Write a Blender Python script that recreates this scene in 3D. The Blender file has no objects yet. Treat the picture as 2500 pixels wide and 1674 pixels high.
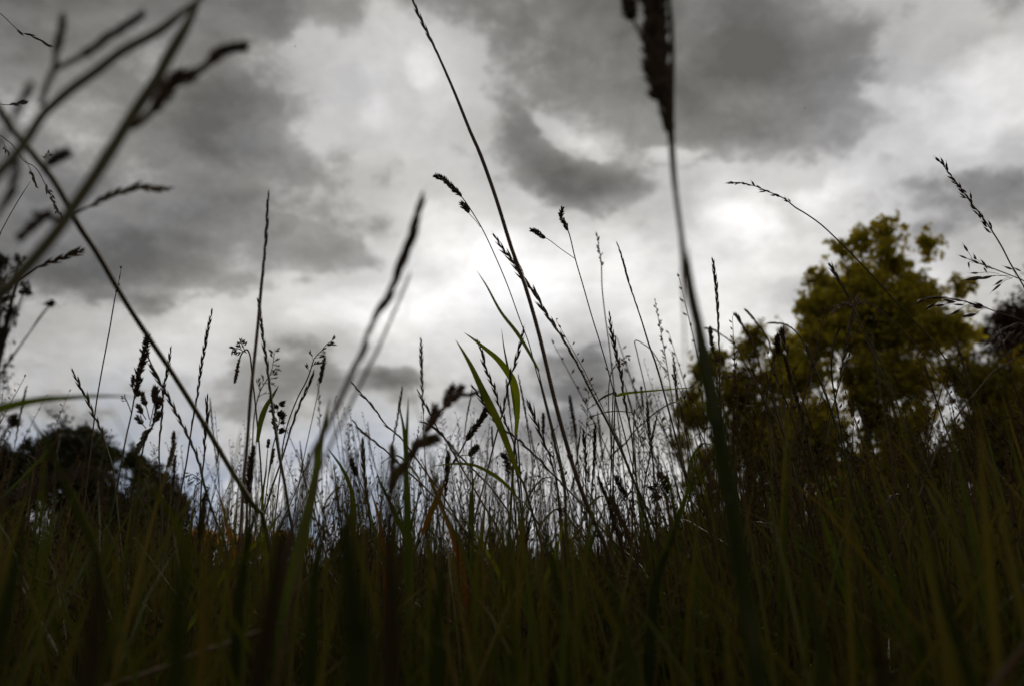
import bpy, math, random
import numpy as np
from mathutils import Vector, Matrix
random.seed(11)
R = math.radians
scene = bpy.context.scene
col = scene.collection

# ------------------------------------------------------------------ camera
CAM_Z, PITCH, FPX = 0.35, R(15.5), 1962.0          # focal length in pixels of a 2500 px wide frame
cd = bpy.data.cameras.new('camera'); cam = bpy.data.objects.new('camera', cd); col.objects.link(cam)
cam.location = (0, 0, CAM_Z); cam.rotation_euler = (R(90) + PITCH, 0, 0)
cd.sensor_width = 36; cd.lens = 36 * FPX / 2500
cd.clip_start = 0.02; cd.clip_end = 3000
cd.dof.use_dof = True; cd.dof.focus_distance = 1.25; cd.dof.aperture_fstop = 3.6; cd.dof.aperture_blades = 7
scene.camera = cam
scene.render.engine = 'CYCLES'
scene.cycles.max_bounces = 6; scene.cycles.diffuse_bounces = 4; scene.cycles.transmission_bounces = 4
scene.cycles.use_denoising = True
scene.view_settings.view_transform = 'Standard'; scene.view_settings.look = 'None'
scene.view_settings.exposure = 0; scene.view_settings.gamma = 1

CP, SP = math.cos(PITCH), math.sin(PITCH)
def ray(x, y):                                      # frame pixel (2500 x 1674) -> world direction
    a, b = (x - 1250) / FPX, (837 - y) / FPX
    return Vector((a, CP - b * SP, SP + b * CP))
CROP = {'V': (0, 0, .9368), 'C1': (0, 0, 1.8671), 'C2': (600, 400, 1.8671), 'C3': (1000, 0, 1.86625), 'C4': (1700, 300, 1.86625),
        'C5': (0, 800, 1.7943), 'C6': (600, 800, 1.7943), 'C7': (1200, 800, 1.7943), 'C8': (1800, 800, 1.7943)}
def at(c, x, y, D):                                 # a traced point of the photograph at D metres in front
    ox, oy, s = CROP[c]
    d = ray(ox + x / s, oy + y / s)
    return Vector((0, 0, CAM_Z)) + d * (D / d.y)
def px(c, D): return D / FPX / CROP[c][2]           # metres per traced pixel at D

# ------------------------------------------------------------------ sky and sun
def azel(vx, vy):
    d = ray(vx / .9368, vy / .9368).normalized()
    return math.atan2(d.x, d.y), math.asin(d.z)
SUN_AZ, SUN_EL = azel(1800, 440)
world = bpy.data.worlds.new('World'); scene.world = world; world.use_nodes = True
nt = world.node_tree; nt.nodes.clear()
def N(t, **k):
    n = nt.nodes.new(t)
    for a, b in k.items(): setattr(n, a, b)
    return n
def lk(a, b): nt.links.new(a, b)
def mth(op, a, b=None, c=None, clamp=False):
    n = N('ShaderNodeMath', operation=op); n.use_clamp = clamp
    for i, v in enumerate((a, b, c)):
        if v is None: continue
        if isinstance(v, (int, float)): n.inputs[i].default_value = v
        else: lk(v, n.inputs[i])
    return n.outputs[0]
def vmth(op, a, b=None, scale=None):
    n = N('ShaderNodeVectorMath', operation=op)
    for i, v in enumerate((a, b)):
        if v is None: continue
        if isinstance(v, tuple): n.inputs[i].default_value = v
        else: lk(v, n.inputs[i])
    if scale is not None: n.inputs['Scale'].default_value = scale
    return n.outputs[0]
def noise(vec, scale, detail, rough=.5, lac=2.0, out=0):
    n = N('ShaderNodeTexNoise'); n.inputs['Scale'].default_value = scale; n.inputs['Detail'].default_value = detail
    n.inputs['Roughness'].default_value = rough; n.inputs['Lacunarity'].default_value = lac
    lk(vec, n.inputs['Vector']); return n.outputs[out]
def mrange(v, a, b, c, d, smooth=True):
    n = N('ShaderNodeMapRange'); n.interpolation_type = 'SMOOTHSTEP' if smooth else 'LINEAR'
    lk(v, n.inputs[0])
    for i, q in enumerate((a, b, c, d)): n.inputs[i + 1].default_value = q
    return n.outputs[0]
tc = N('ShaderNodeTexCoord'); D0 = vmth('NORMALIZE', tc.outputs['Generated'])
sp = N('ShaderNodeSeparateXYZ'); lk(D0, sp.inputs[0])
X, Y, Z = sp.outputs
# cloud-deck coordinates: where the view ray meets a layer overhead (softened near the horizon)
zz = mth('ADD', mth('MAXIMUM', Z, 0), .45)
cb = N('ShaderNodeCombineXYZ'); lk(mth('DIVIDE', X, zz), cb.inputs[0]); lk(mth('DIVIDE', Y, zz), cb.inputs[1])
deck = cb.outputs[0]
n1 = noise(deck, 1.5, 3, .5, out=1); n2 = noise(deck, 5.5, 8, .62, out=1)
az = mth('ARCTAN2', X, Y); el = mth('ARCSINE', Z)
ce = N('ShaderNodeCombineXYZ'); lk(az, ce.inputs[0]); lk(el, ce.inputs[1])
w1 = vmth('SCALE', vmth('SUBTRACT', n1, (.5, .5, .5)), scale=.13)
w2 = vmth('SCALE', vmth('SUBTRACT', n2, (.5, .5, .5)), scale=.12)
uv = vmth('MULTIPLY', vmth('ADD', vmth('ADD', ce.outputs[0], w1), w2), (1, 1, 0))
su = N('ShaderNodeSeparateXYZ'); lk(uv, su.inputs[0]); U, Vv = su.outputs[0], su.outputs[1]
# tone of the cloud deck over azimuth and elevation, as a sum of separable curves
TONE = np.array([
 [112,108,105,104,118,172,125,112,115,118,115,122,148,150,165],
 [125,118,110,110,150,182,165,120,122,128,118,112,125,160,150],
 [150,150,118,112,150,190,205,150,128,122,115,108,150,235,225],
 [145,140,120,116,150,172,196,160,168,150,125,125,160,200,190],
 [132,132,126,132,152,160,200,158,140,168,205,218,165,150,135],
 [125,130,118,130,155,168,220,230,165,200,228,190,165,150,140],
 [115,108,104,120,155,190,226,234,235,238,228,195,170,200,185],
 [140,132,145,198,215,224,230,234,236,232,222,200,215,200,170],
 [155,195,212,186,172,222,232,210,176,205,222,205,200,200,190],
 [180,172,178,175,152,165,178,165,142,155,195,195,195,195,190],
 [170,175,192,192,178,172,168,155,146,165,190,190,190,190,190],
 [195,202,210,215,212,210,205,196,195,205,205,200,200,200,195],
 [185,190,195,200,205,205,205,200,200,200,200,200,195,190,190]]) / 255.0
MEAN = .66
gu = np.linspace(-.60, .60, 17); gv = np.linspace(-.02, .68, 15)
G = np.zeros((15, 17))
for j, v in enumerate(gv):
    for i, u in enumerate(gu):
        d = Vector((math.sin(u) * math.cos(v), math.cos(u) * math.cos(v), math.sin(v)))
        yy = d.y * CP + d.z * SP; b = (-d.y * SP + d.z * CP) / yy; a = d.x / yy
        fx = (1171 + a * 1838) / 167.3; fy = (784 - b * 1838) / 100
        fx = min(max(fx, 0), 13.999); fy = min(max(fy, 0), 11.999)
        i0, j0 = int(fx), int(fy); p, q = fx - i0, fy - j0
        G[j, i] = (TONE[j0, i0] * (1 - p) + TONE[j0, i0 + 1] * p) * (1 - q) + (TONE[j0 + 1, i0] * (1 - p) + TONE[j0 + 1, i0 + 1] * p) * q - MEAN
UU, SS, VT = np.linalg.svd(G, full_matrices=False)
def curve(val, xs, ys):
    lo, hi = float(xs[0]), float(xs[-1]); m = float(np.abs(ys).max()) + 1e-6
    n = N('ShaderNodeFloatCurve'); c = n.mapping.curves[0]
    n.mapping.use_clip = False
    t = (xs - lo) / (hi - lo); w = ys / m * .5 + .5
    c.points[0].location = (0, float(w[0])); c.points[1].location = (1, float(w[-1]))
    for k in range(1, len(xs) - 1): c.points.new(float(t[k]), float(w[k]))
    n.mapping.update()
    lk(mrange(val, lo, hi, 0, 1, False), n.inputs['Value'])
    return mth('MULTIPLY', mth('SUBTRACT', n.outputs[0], .5), 2 * m)
tot = None
for k in range(6):
    s = math.sqrt(SS[k])
    t_ = mth('MULTIPLY', curve(U, gu, VT[k] * s), curve(Vv, gv, UU[:, k] * s))
    tot = t_ if tot is None else mth('ADD', tot, t_)
win = mth('MULTIPLY', mrange(mth('ABSOLUTE', U), .62, .95, 1, 0), mrange(Vv, .70, 1.0, 1, 0))
tot = mth('MULTIPLY', tot, win)
tot = mth('ADD', tot, mth('MULTIPLY', mth('SUBTRACT', 1, win), -.04))     # unseen sky behind and overhead, darkened to cut fill on the grass
# individual cloud lobes and bright breaks: (x, y, radius x, radius y, turn, tone)
LOBES = [(1240, 345, 150, 85, -38, -.10), (1330, 405, 190, 100, -28, -.08), (1450, 475, 170, 75, -15, -.12),
         (1300, 280, 90, 28, -15, .13), (1390, 320, 60, 30, -50, .12), (1560, 345, 70, 30, 0, .12), (950, 185, 60, 40, -20, .08), (685, 85, 60, 90, 0, .10),
         (1910, 395, 90, 36, 20, .10), (1720, 480, 90, 60, 10, .07), (1790, 430, 40, 60, 40, -.06), (1640, 400, 60, 30, 0, .06), (2060, 215, 90, 40, -10, .10), (2300, 130, 120, 60, 30, .08),
         (890, 895, 75, 42, 0, -.18), (1290, 870, 200, 75, 5, -.10), (1080, 920, 90, 50, 0, -.08), (640, 850, 130, 90, 0, -.11), (220, 890, 120, 50, 0, -.06),
         (780, 600, 150, 45, -5, -.05), (500, 300, 120, 90, 0, -.05), (1830, 620, 120, 35, 5, -.10), (1990, 440, 120, 40, -15, -.06),
         (300, 640, 200, 60, -8, -.06), (440, 700, 90, 40, 0, .05), (1600, 60, 90, 60, 0, .04), (1750, 260, 120, 50, 0, .03), (210, 900, 100, 50, 0, -.07), (1150, 560, 90, 60, 0, .05),
         (2200, 430, 150, 50, 10, -.05), (850, 300, 60, 120, 0, .04), (1330, 1000, 200, 60, 0, -.06)]
for (x, y, rx, ry, turn, amp) in LOBES:
    a_, e_ = azel(x, y); kx = 1838.0
    mp = N('ShaderNodeMapping', vector_type='TEXTURE')
    mp.inputs['Location'].default_value = (a_, e_, 0); mp.inputs['Rotation'].default_value = (0, 0, R(turn))
    mp.inputs['Scale'].default_value = (rx * 1.25 / kx, ry * 1.25 / kx, 1)
    lk(uv, mp.inputs['Vector'])
    gr = N('ShaderNodeTexGradient', gradient_type='SPHERICAL'); lk(mp.outputs[0], gr.inputs[0])
    sm = mrange(gr.outputs['Fac'], 0, .75, 0, amp)
    tot = mth('ADD', tot, sm)
n3 = noise(deck, 3.2, 8, .60); n4 = noise(vmth('ADD', deck, w2), 11.0, 6, .6)
det = mth('ADD', mth('MULTIPLY', mth('SUBTRACT', n3, .5), .50), mth('MULTIPLY', mth('SUBTRACT', n4, .5), .28))
tone0 = mth('ADD', mth('ADD', tot, det), MEAN + .055)
n6 = noise(vmth('ADD', deck, (5.3, 2.1, 0)), 3.6, 10, .62)
q_ = mth('ADD', mth('MULTIPLY', mth('SUBTRACT', n6, .5), .9), mth('MULTIPLY', mth('SUBTRACT', .71, tone0), 1.3))
body = mrange(q_, -.02, .13, 0, 1)                     # lower cumulus with ragged, definite edges and thin bright rims
rim = mth('MULTIPLY', mrange(q_, -.16, .0, 0, 1), mth('SUBTRACT', 1, body))
tone = mth('ADD', mth('MULTIPLY', body, -.06), mth('MULTIPLY', rim, .06))
tone = mth('MINIMUM', mth('MAXIMUM', mth('ADD', tone, tone0), .40), 1.02)
lin = mth('POWER', tone, 2.25)
ramp = N('ShaderNodeValToRGB'); e = ramp.color_ramp.elements                      # hue of thick, middling and thin cloud
e[0].position = .34; e[0].color = (1.0, .972, .885, 1); e[1].position = .95; e[1].color = (1.0, .982, .952, 1)
m_ = e.new(.62); m_.color = (1.0, .968, .92, 1); m_ = e.new(.80); m_.color = (1.0, .974, .935, 1)
lk(tone, ramp.inputs[0])
n7 = noise(vmth('ADD', deck, (1.3, 8.1, 0)), 2.6, 4, .5)                          # some patches let through cooler light
cool = N('ShaderNodeMix', data_type='RGBA'); lk(mrange(n7, .42, .62, 0, 1), cool.inputs['Factor'])
lk(ramp.outputs[0], cool.inputs['A']); cool.inputs['B'].default_value = (.985, .972, .975, 1)
cloud = N('ShaderNodeVectorMath', operation='SCALE'); lk(cool.outputs['Result'], cloud.inputs[0]); lk(lin, cloud.inputs['Scale'])
sky = N('ShaderNodeTexSky', sky_type='NISHITA'); sky.sun_disc = False; sky.sun_elevation = SUN_EL; sky.sun_rotation = SUN_AZ
lk(vmth('NORMALIZE', vmth('ADD', D0, (0, 0, .55))), sky.inputs[0]); sky.air_density = 1.0; sky.dust_density = .4
bs = N('ShaderNodeBackground'); bs.inputs['Strength'].default_value = .10; lk(sky.outputs[0], bs.inputs[0])
bc = N('ShaderNodeBackground'); bc.inputs['Strength'].default_value = 1.0; lk(cloud.outputs[0], bc.inputs[0])
n5 = noise(vmth('ADD', ce.outputs[0], (3.1, 1.7, 0)), 7.0, 5, .55)
low = mrange(el, .03, .30, 1, .0)
gap = mth('MULTIPLY', mth('MULTIPLY', mrange(n5, .36, .56, 0, 1), low), mrange(tone, .66, .82, .25, 1))
gap = mth('MULTIPLY', gap, mrange(az, -.22, .0, .75, .12))
mx = N('ShaderNodeMixShader'); lk(gap, mx.inputs[0]); lk(bc.outputs[0], mx.inputs[1]); lk(bs.outputs[0], mx.inputs[2])
wo = N('ShaderNodeOutputWorld'); lk(mx.outputs[0], wo.inputs[0])

ld = bpy.data.lights.new('sun', 'SUN'); ld.energy = 1.2; ld.angle = R(14); ld.color = (1, .95, .87)
sun = bpy.data.objects.new('sun', ld); col.objects.link(sun); sun.location = (5, 10, 20)
sd = Vector((math.sin(SUN_AZ) * math.cos(SUN_EL), math.cos(SUN_AZ) * math.cos(SUN_EL), math.sin(SUN_EL)))
sun.rotation_euler = sd.to_track_quat('Z', 'Y').to_euler()

# ------------------------------------------------------------------ materials
def mat(name, c1, c2, scale=30, trans=0.0, tcol=None, gloss=.04, rough=.5, tint=False, obj_rand=.25):
    m = bpy.data.materials.new(name); m.use_nodes = True; t = m.node_tree; t.nodes.clear()
    def nn(k, **kw):
        n = t.nodes.new(k)
        for a, b in kw.items(): setattr(n, a, b)
        return n
    L = t.links.new
    g = nn('ShaderNodeNewGeometry') if tint else nn('ShaderNodeTexCoord')
    ns = nn('ShaderNodeTexNoise'); ns.inputs['Scale'].default_value = scale; ns.inputs['Detail'].default_value = 4
    L(g.outputs['Position'] if tint else g.outputs['Object'], ns.inputs['Vector'])
    mr = nn('ShaderNodeMapRange'); mr.inputs[1].default_value = .3; mr.inputs[2].default_value = .7; L(ns.outputs[0], mr.inputs[0])
    mixc = nn('ShaderNodeMix', data_type='RGBA'); mixc.inputs['A'].default_value = (*c1, 1); mixc.inputs['B'].default_value = (*c2, 1)
    if tint:
        at_ = nn('ShaderNodeAttribute', attribute_name='tint')
        av = nn('ShaderNodeMath', operation='MULTIPLY_ADD'); L(mr.outputs[0], av.inputs[0]); av.inputs[1].default_value = .35
        a2 = nn('ShaderNodeMath', operation='MULTIPLY'); L(at_.outputs['Fac'], a2.inputs[0]); a2.inputs[1].default_value = .75
        L(a2.outputs[0], av.inputs[2]); L(av.outputs[0], mixc.inputs['Factor'])
    else: L(mr.outputs[0], mixc.inputs['Factor'])
    oi = nn('ShaderNodeObjectInfo')
    hv = nn('ShaderNodeHueSaturation'); mv = nn('ShaderNodeMapRange'); L(oi.outputs['Random'], mv.inputs[0])
    mv.inputs[3].default_value = 1 - obj_rand; mv.inputs[4].default_value = 1 + obj_rand
    L(mv.outputs[0], hv.inputs['Value']); L(mixc.outputs['Result'], hv.inputs['Color'])
    p = nn('ShaderNodeBsdfPrincipled'); p.inputs['Roughness'].default_value = rough; p.inputs['Specular IOR Level'].default_value = gloss * 10
    L(hv.outputs[0], p.inputs['Base Color'])
    o = nn('ShaderNodeOutputMaterial')
    if trans > 0:
        tr = nn('ShaderNodeBsdfTranslucent'); ms = nn('ShaderNodeMixShader'); ms.inputs[0].default_value = trans
        mc = nn('ShaderNodeMix', data_type='RGBA', blend_type='MULTIPLY'); mc.inputs['Factor'].default_value = 1
        L(hv.outputs[0], mc.inputs['A']); mc.inputs['B'].default_value = (*(tcol or (1.6, 1.4, .7)), 1)
        L(mc.outputs['Result'], tr.inputs[0]); L(p.outputs[0], ms.inputs[1]); L(tr.outputs[0], ms.inputs[2]); L(ms.outputs[0], o.inputs[0])
    else: L(p.outputs[0], o.inputs[0])
    return m
M_stem = mat('stem_green_brown', (.036, .038, .008), (.060, .042, .018), 60, .12, gloss=.02)
M_near = mat('stem_pale_olive', (.080, .078, .036), (.105, .085, .048), 60, .25, gloss=.02)
M_stemr = mat('stem_red_brown', (.055, .028, .014), (.080, .046, .024), 60, .12, gloss=.02)
M_head = mat('seed_brown', (.050, .030, .016), (.085, .052, .028), 90, .15, (1.4, 1.1, .8), gloss=.015)
M_headd = mat('seed_dark', (.034, .023, .012), (.065, .042, .024), 90, .12, gloss=.01)
M_headp = mat('seed_pale', (.095, .068, .042), (.15, .105, .065), 90, .3, (1.3, 1.1, .8), gloss=.02)
M_headg = mat('seed_green_grey', (.042, .046, .020), (.066, .060, .032), 90, .15, gloss=.02)
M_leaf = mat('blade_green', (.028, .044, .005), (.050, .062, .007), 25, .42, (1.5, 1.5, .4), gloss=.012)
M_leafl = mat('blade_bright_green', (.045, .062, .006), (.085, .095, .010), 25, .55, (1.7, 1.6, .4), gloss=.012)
M_leafd = mat('blade_painted_shade_green', (.012, .017, .003), (.022, .024, .005), 25, .2, (1.4, 1.3, .5), gloss=.006)  # leaf green with shade painted into the base colour
M_leafb = mat('blade_painted_shade_brown', (.013, .010, .004), (.021, .015, .006), 25, .08, (1.4, 1.1, .5), gloss=.006)  # brown of close leaves, darkened in the colour to stand for shade
M_leafr = mat('blade_rust', (.095, .045, .008), (.065, .042, .010), 25, .5, (1.7, 1.1, .5), gloss=.012)
M_grass = mat('meadow_blades', (.028, .040, .004), (.074, .052, .014), 4, .32, (1.4, 1.3, .45), tint=True, gloss=.006)
M_mass = mat('meadow_stems', (.024, .022, .008), (.090, .056, .030), 4, .15, tint=True, gloss=0)
M_bark = mat('bark', (.028, .021, .014), (.05, .040, .028), 8, rough=.9, gloss=.01)
M_tree1 = mat('foliage_olive', (.100, .105, .012), (.27, .22, .035), 1.3, .64, (1.55, 1.4, .45), tint=True, gloss=.006)
M_tree2 = mat('foliage_green', (.050, .056, .007), (.14, .11, .014), 1.2, .40, (1.7, 1.4, .4), tint=True, gloss=.006)
M_tree3 = mat('foliage_purple_brown', (.024, .014, .009), (.048, .026, .015), 1.5, .25, tint=True, gloss=.006)
M_bush = mat('foliage_dark', (.018, .021, .010), (.038, .035, .016), 1.5, .15, tint=True, gloss=.006)
M_yel = mat('foliage_yellow', (.30, .22, .020), (.42, .29, .025), .8, .6, (1.6, 1.2, .4), tint=True, gloss=.006)
M_ground = mat('soil_and_thatch', (.016, .014, .006), (.035, .026, .012), 9, rough=.95, obj_rand=0, gloss=.005)
M_fly = mat('insect_black', (.01, .01, .01), (.02, .018, .015), 90)
M_wing = mat('insect_wing', (.08, .08, .08), (.12, .12, .11), 90, .5, (1, 1, 1))

# ------------------------------------------------------------------ mesh helpers
class MB:
    def __init__(s): s.v = []; s.f = []; s.t = []
    def tube(s, pts, rad, n=6, cap=True):
        b = len(s.v); up = Vector((0, 1, .1)); k = len(pts)
        if isinstance(rad, (list, tuple)) and len(rad) != k: rad = [float(q) for q in np.interp(np.linspace(0, 1, k), np.linspace(0, 1, len(rad)), rad)]
        for i, p in enumerate(pts):
            t = (pts[min(i + 1, k - 1)] - pts[max(i - 1, 0)]).normalized()
            a = t.cross(up)
            a = a.normalized() if a.length > 1e-4 else Vector((1, 0, 0))
            c = t.cross(a); r = rad[i] if isinstance(rad, (list, tuple)) else rad
            for q in range(n):
                an = 2 * math.pi * q / n
                s.v.append(p + a * (r * math.cos(an)) + c * (r * math.sin(an)))
        for i in range(k - 1):
            for q in range(n):
                s.f.append((b + i * n + q, b + i * n + (q + 1) % n, b + (i + 1) * n + (q + 1) % n, b + (i + 1) * n + q))
        if cap:
            s.f.append(tuple(b + q for q in range(n))[::-1]); s.f.append(tuple(b + (k - 1) * n + q for q in range(n)))
    def grain(s, p, d, L, w, n=5, awn=0, bend=None):      # a pointed, slightly flattened spikelet
        d = d.normalized(); a = d.orthogonal().normalized()
        a.rotate(Matrix.Rotation(random.uniform(0, 6.28), 3, d)); c = d.cross(a)
        b = len(s.v); prof = ((0, .25), (.22, .85), (.5, 1), (.78, .6), (.94, .18))
        for (t, r) in prof:
            o = p + d * (L * t)
            if bend: o = o + bend * (L * t * t)
            for q in range(n):
                an = 2 * math.pi * q / n
                s.v.append(o + a * (w * .5 * r * math.cos(an)) + c * (w * .36 * r * math.sin(an)))
        tip = p + d * (L * (1 + awn)) + (bend * L if bend else Vector((0, 0, 0))); s.v.append(tip)
        for i in range(len(prof) - 1):
            for q in range(n):
                s.f.append((b + i * n + q, b + i * n + (q + 1) % n, b + (i + 1) * n + (q + 1) % n, b + (i + 1) * n + q))
        e_ = b + (len(prof) - 1) * n
        for q in range(n): s.f.append((e_ + q, e_ + (q + 1) % n, len(s.v) - 1))
        s.f.append(tuple(b + q for q in range(n))[::-1])
    def blade(s, pts, w, twist=.25, fold=.22, base=.55, peak=.6, face=None):   # pts tip first; w = greatest width
        k = len(pts); b = len(s.v)
        for i, p in enumerate(pts):
            u = i / (k - 1)
            t = (pts[min(i + 1, k - 1)] - pts[max(i - 1, 0)]).normalized()
            vd = face or Vector((0, 1, 0))
            a = t.cross(vd); a = a.normalized() if a.length > 1e-4 else Vector((1, 0, 0))
            a.rotate(Matrix.Rotation(twist * (u * 2 - .6), 3, t)); c = t.cross(a)
            pr = (u / peak) ** .75 if u < peak else 1 - (1 - base) * ((u - peak) / (1 - peak)) ** 1.5
            h = w * .5 * max(pr, .01)
            s.v += [p - a * h, p + c * (h * fold * 2), p + a * h]
        for i in range(k - 1):
            o = b + i * 3
            s.f += [(o, o + 1, o + 4, o + 3), (o + 1, o + 2, o + 5, o + 4)]
    def build(s, name, m, parent=None, smooth=True, origin=None):
        me = bpy.data.meshes.new(name)
        o = origin or Vector((0, 0, 0))
        me.from_pydata([(p - o)[:] for p in s.v], [], s.f)
        me.materials.append(m)
        if smooth: me.polygons.foreach_set('use_smooth', [True] * len(me.polygons))
        ob = bpy.data.objects.new(name, me); col.objects.link(ob)
        if parent: ob.parent = parent
        elif origin: ob.location = origin
        return ob
def smooth_path(pts, n=None, step=None):
    P = [pts[0] * 2 - pts[1]] + list(pts) + [pts[-1] * 2 - pts[-2]]
    out = []
    L = sum((pts[i + 1] - pts[i]).length for i in range(len(pts) - 1))
    per = max(2, int((n or 24) / (len(pts) - 1)) + 1)
    for i in range(1, len(P) - 2):
        a, b, c, d = P[i - 1], P[i], P[i + 1], P[i + 2]
        for j in range(per):
            t = j / per
            out.append(.5 * ((2 * b) + (c - a) * t + (2 * a - 5 * b + 4 * c - d) * t * t + (3 * b - a - 3 * c + d) * t ** 3))
    out.append(P[-2].copy()); return out
def to_ground(pts):                                   # carry the traced stem on down to its root
    p = pts[-1]; 
    if p.z < .02: return pts
    d = (pts[-1] - pts[-2]).normalized()
    if d.z > -.15: d = Vector((d.x, d.y, -.15)).normalized()
    sx = max(-1.2, min(1.2, d.x / -d.z))
    root = Vector((p.x + sx * .55 * p.z, p.y + .06 * p.z, -.01))
    mid = p + Vector((sx * .36 * p.z, .03 * p.z, -p.z * .45))
    return pts + [mid, root]
def tag(o, label=None, cat=None, group=None, kind=None):
    if label: o['label'] = label
    if cat: o['category'] = cat
    if group: o['group'] = group
    if kind: o['kind'] = kind
    return o
def empty(name, loc):
    o = bpy.data.objects.new(name, None); o.empty_display_size = .05; o.location = loc; col.objects.link(o); return o
def arc(pts):
    s = [0.0]
    for i in range(len(pts) - 1): s.append(s[-1] + (pts[i + 1] - pts[i]).length)
    return s
def along(pts, S, s):
    s = max(0, min(S[-1] - 1e-6, s)); i = 0
    lo, hi = 0, len(S) - 1
    while hi - lo > 1:
        m = (lo + hi) // 2
        if S[m] <= s: lo = m
        else: hi = m
    f = (s - S[lo]) / max(1e-9, S[lo + 1] - S[lo])
    return pts[lo].lerp(pts[lo + 1], f), (pts[lo] - pts[lo + 1]).normalized()      # direction points to the tip
def side_of(t, roll):
    a = t.cross(Vector((0, 1, 0)))
    a = a.normalized() if a.length > 1e-3 else Vector((1, 0, 0))
    return Matrix.Rotation(roll, 3, t) @ a
rv = lambda k: Vector((random.uniform(-k, k), random.uniform(-k, k), random.uniform(-k, k)))

# seed-head builders: pts/S run from the tip down; HL head length; W greatest width (metres)
def head_spike(m, pts, S, HL, W, gap=1.0, ang=.22, fat=.42, s0=0.0):
    roll = random.uniform(-.5, .5); s = s0 + W * .2; sg = 1; k = 0
    m.grain(along(pts, S, s0 + W * 1.4)[0], along(pts, S, s0)[1], W * 1.9, W * .34, awn=.25)
    while s < s0 + HL:
        u = (s - s0) / HL; env = min(1, .5 + u * 2.2) * (1 - .25 * u)
        s += W * .86 * gap * (.9 + .25 * random.random()) * (.8 + .5 * u)
        p, t = along(pts, S, s); a = side_of(t, roll + k * .05)
        w = W * env; L = w * (1.5 + 1.25 * gap) * random.uniform(.85, 1.1)
        m.grain(p + a * (sg * w * .10), t + a * (sg * math.tan(ang * .75) * random.uniform(.6, 1.3)), L, w * fat * 1.12, awn=.1)
        m.grain(p + a * (sg * w * .04) - t * w * .2, t + a * (sg * math.tan(ang * .25)), L * .95, w * fat * .85)
        sg = -sg; k += 1
def head_dense(m, pts, S, HL, W, lump=.35, gl=.55, fuzz=.5, n=None, s0=0.0, period=None):
    gl = min(gl, .62); n = int((n or 50 + 40 * HL / W) * (.55 / gl) ** 1.6); ph = random.random() * 6
    per = period or W * 1.3
    for i in range(n):
        u = (i + random.random()) / n; s = s0 + u * HL
        p, t = along(pts, S, s)
        env = min(1, (u / .22) ** .7) * min(1, ((1 - u) / .12) ** .6) * (1 - lump + lump * abs(math.sin(ph + s / per * 3.14)) * 1.3)
        r = W * .5 * env * random.uniform(.2, .75); an = random.uniform(0, 6.28)
        a = side_of(t, an)
        g = W * gl * random.uniform(.7, 1.3)
        m.grain(p + a * r * .8, t + a * random.uniform(.15, fuzz + .45), g, g * .34, n=4, awn=.3)
def head_panicle(m, pts, S, HL, W, nb=16, k=5, sl=.30, openness=.9, droop=.25, awn=.2, hair=.025, fat=.34, flat=.8, s0=0.0):
    # W = greatest half-spread of a branch; sl = spikelet length as a share of W
    for b in range(nb):
        u = (b + random.random() * .8) / nb; s = s0 + u * HL
        p, t = along(pts, S, s); an = random.uniform(0, 6.28)
        a = side_of(t, 0 if random.random() < .5 else math.pi); a = (a + rv(1 - flat * .5)).normalized()
        L = W * (.25 + .9 * u ** .8) * random.uniform(.6, 1.1)
        d = (t + a * openness * random.uniform(.6, 1.3)).normalized()
        bp = []
        for j in range(5):
            v = j / 4
            bp.append(p + d * (L * v) + Vector((0, 0, -droop * L * v * v)))
        m.tube(bp, [W * hair * (1.2 - .6 * j / 4) for j in range(5)], n=4, cap=False)
        for j in range(k):
            v = 1 - j / k * .65
            q = bp[0].lerp(bp[-1], v) + Vector((0, 0, -droop * L * (v * v - v)))
            dd = (d + rv(.35) + Vector((0, 0, -droop))).normalized()
            g = W * sl * random.uniform(.75, 1.2)
            q2 = q + rv(.5).cross(d) * g * .5 if j else q
            if j: m.tube([q, q2], W * hair * .6, n=3, cap=False)
            m.grain(q2, dd, g, g * fat, n=5, awn=awn)

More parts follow.
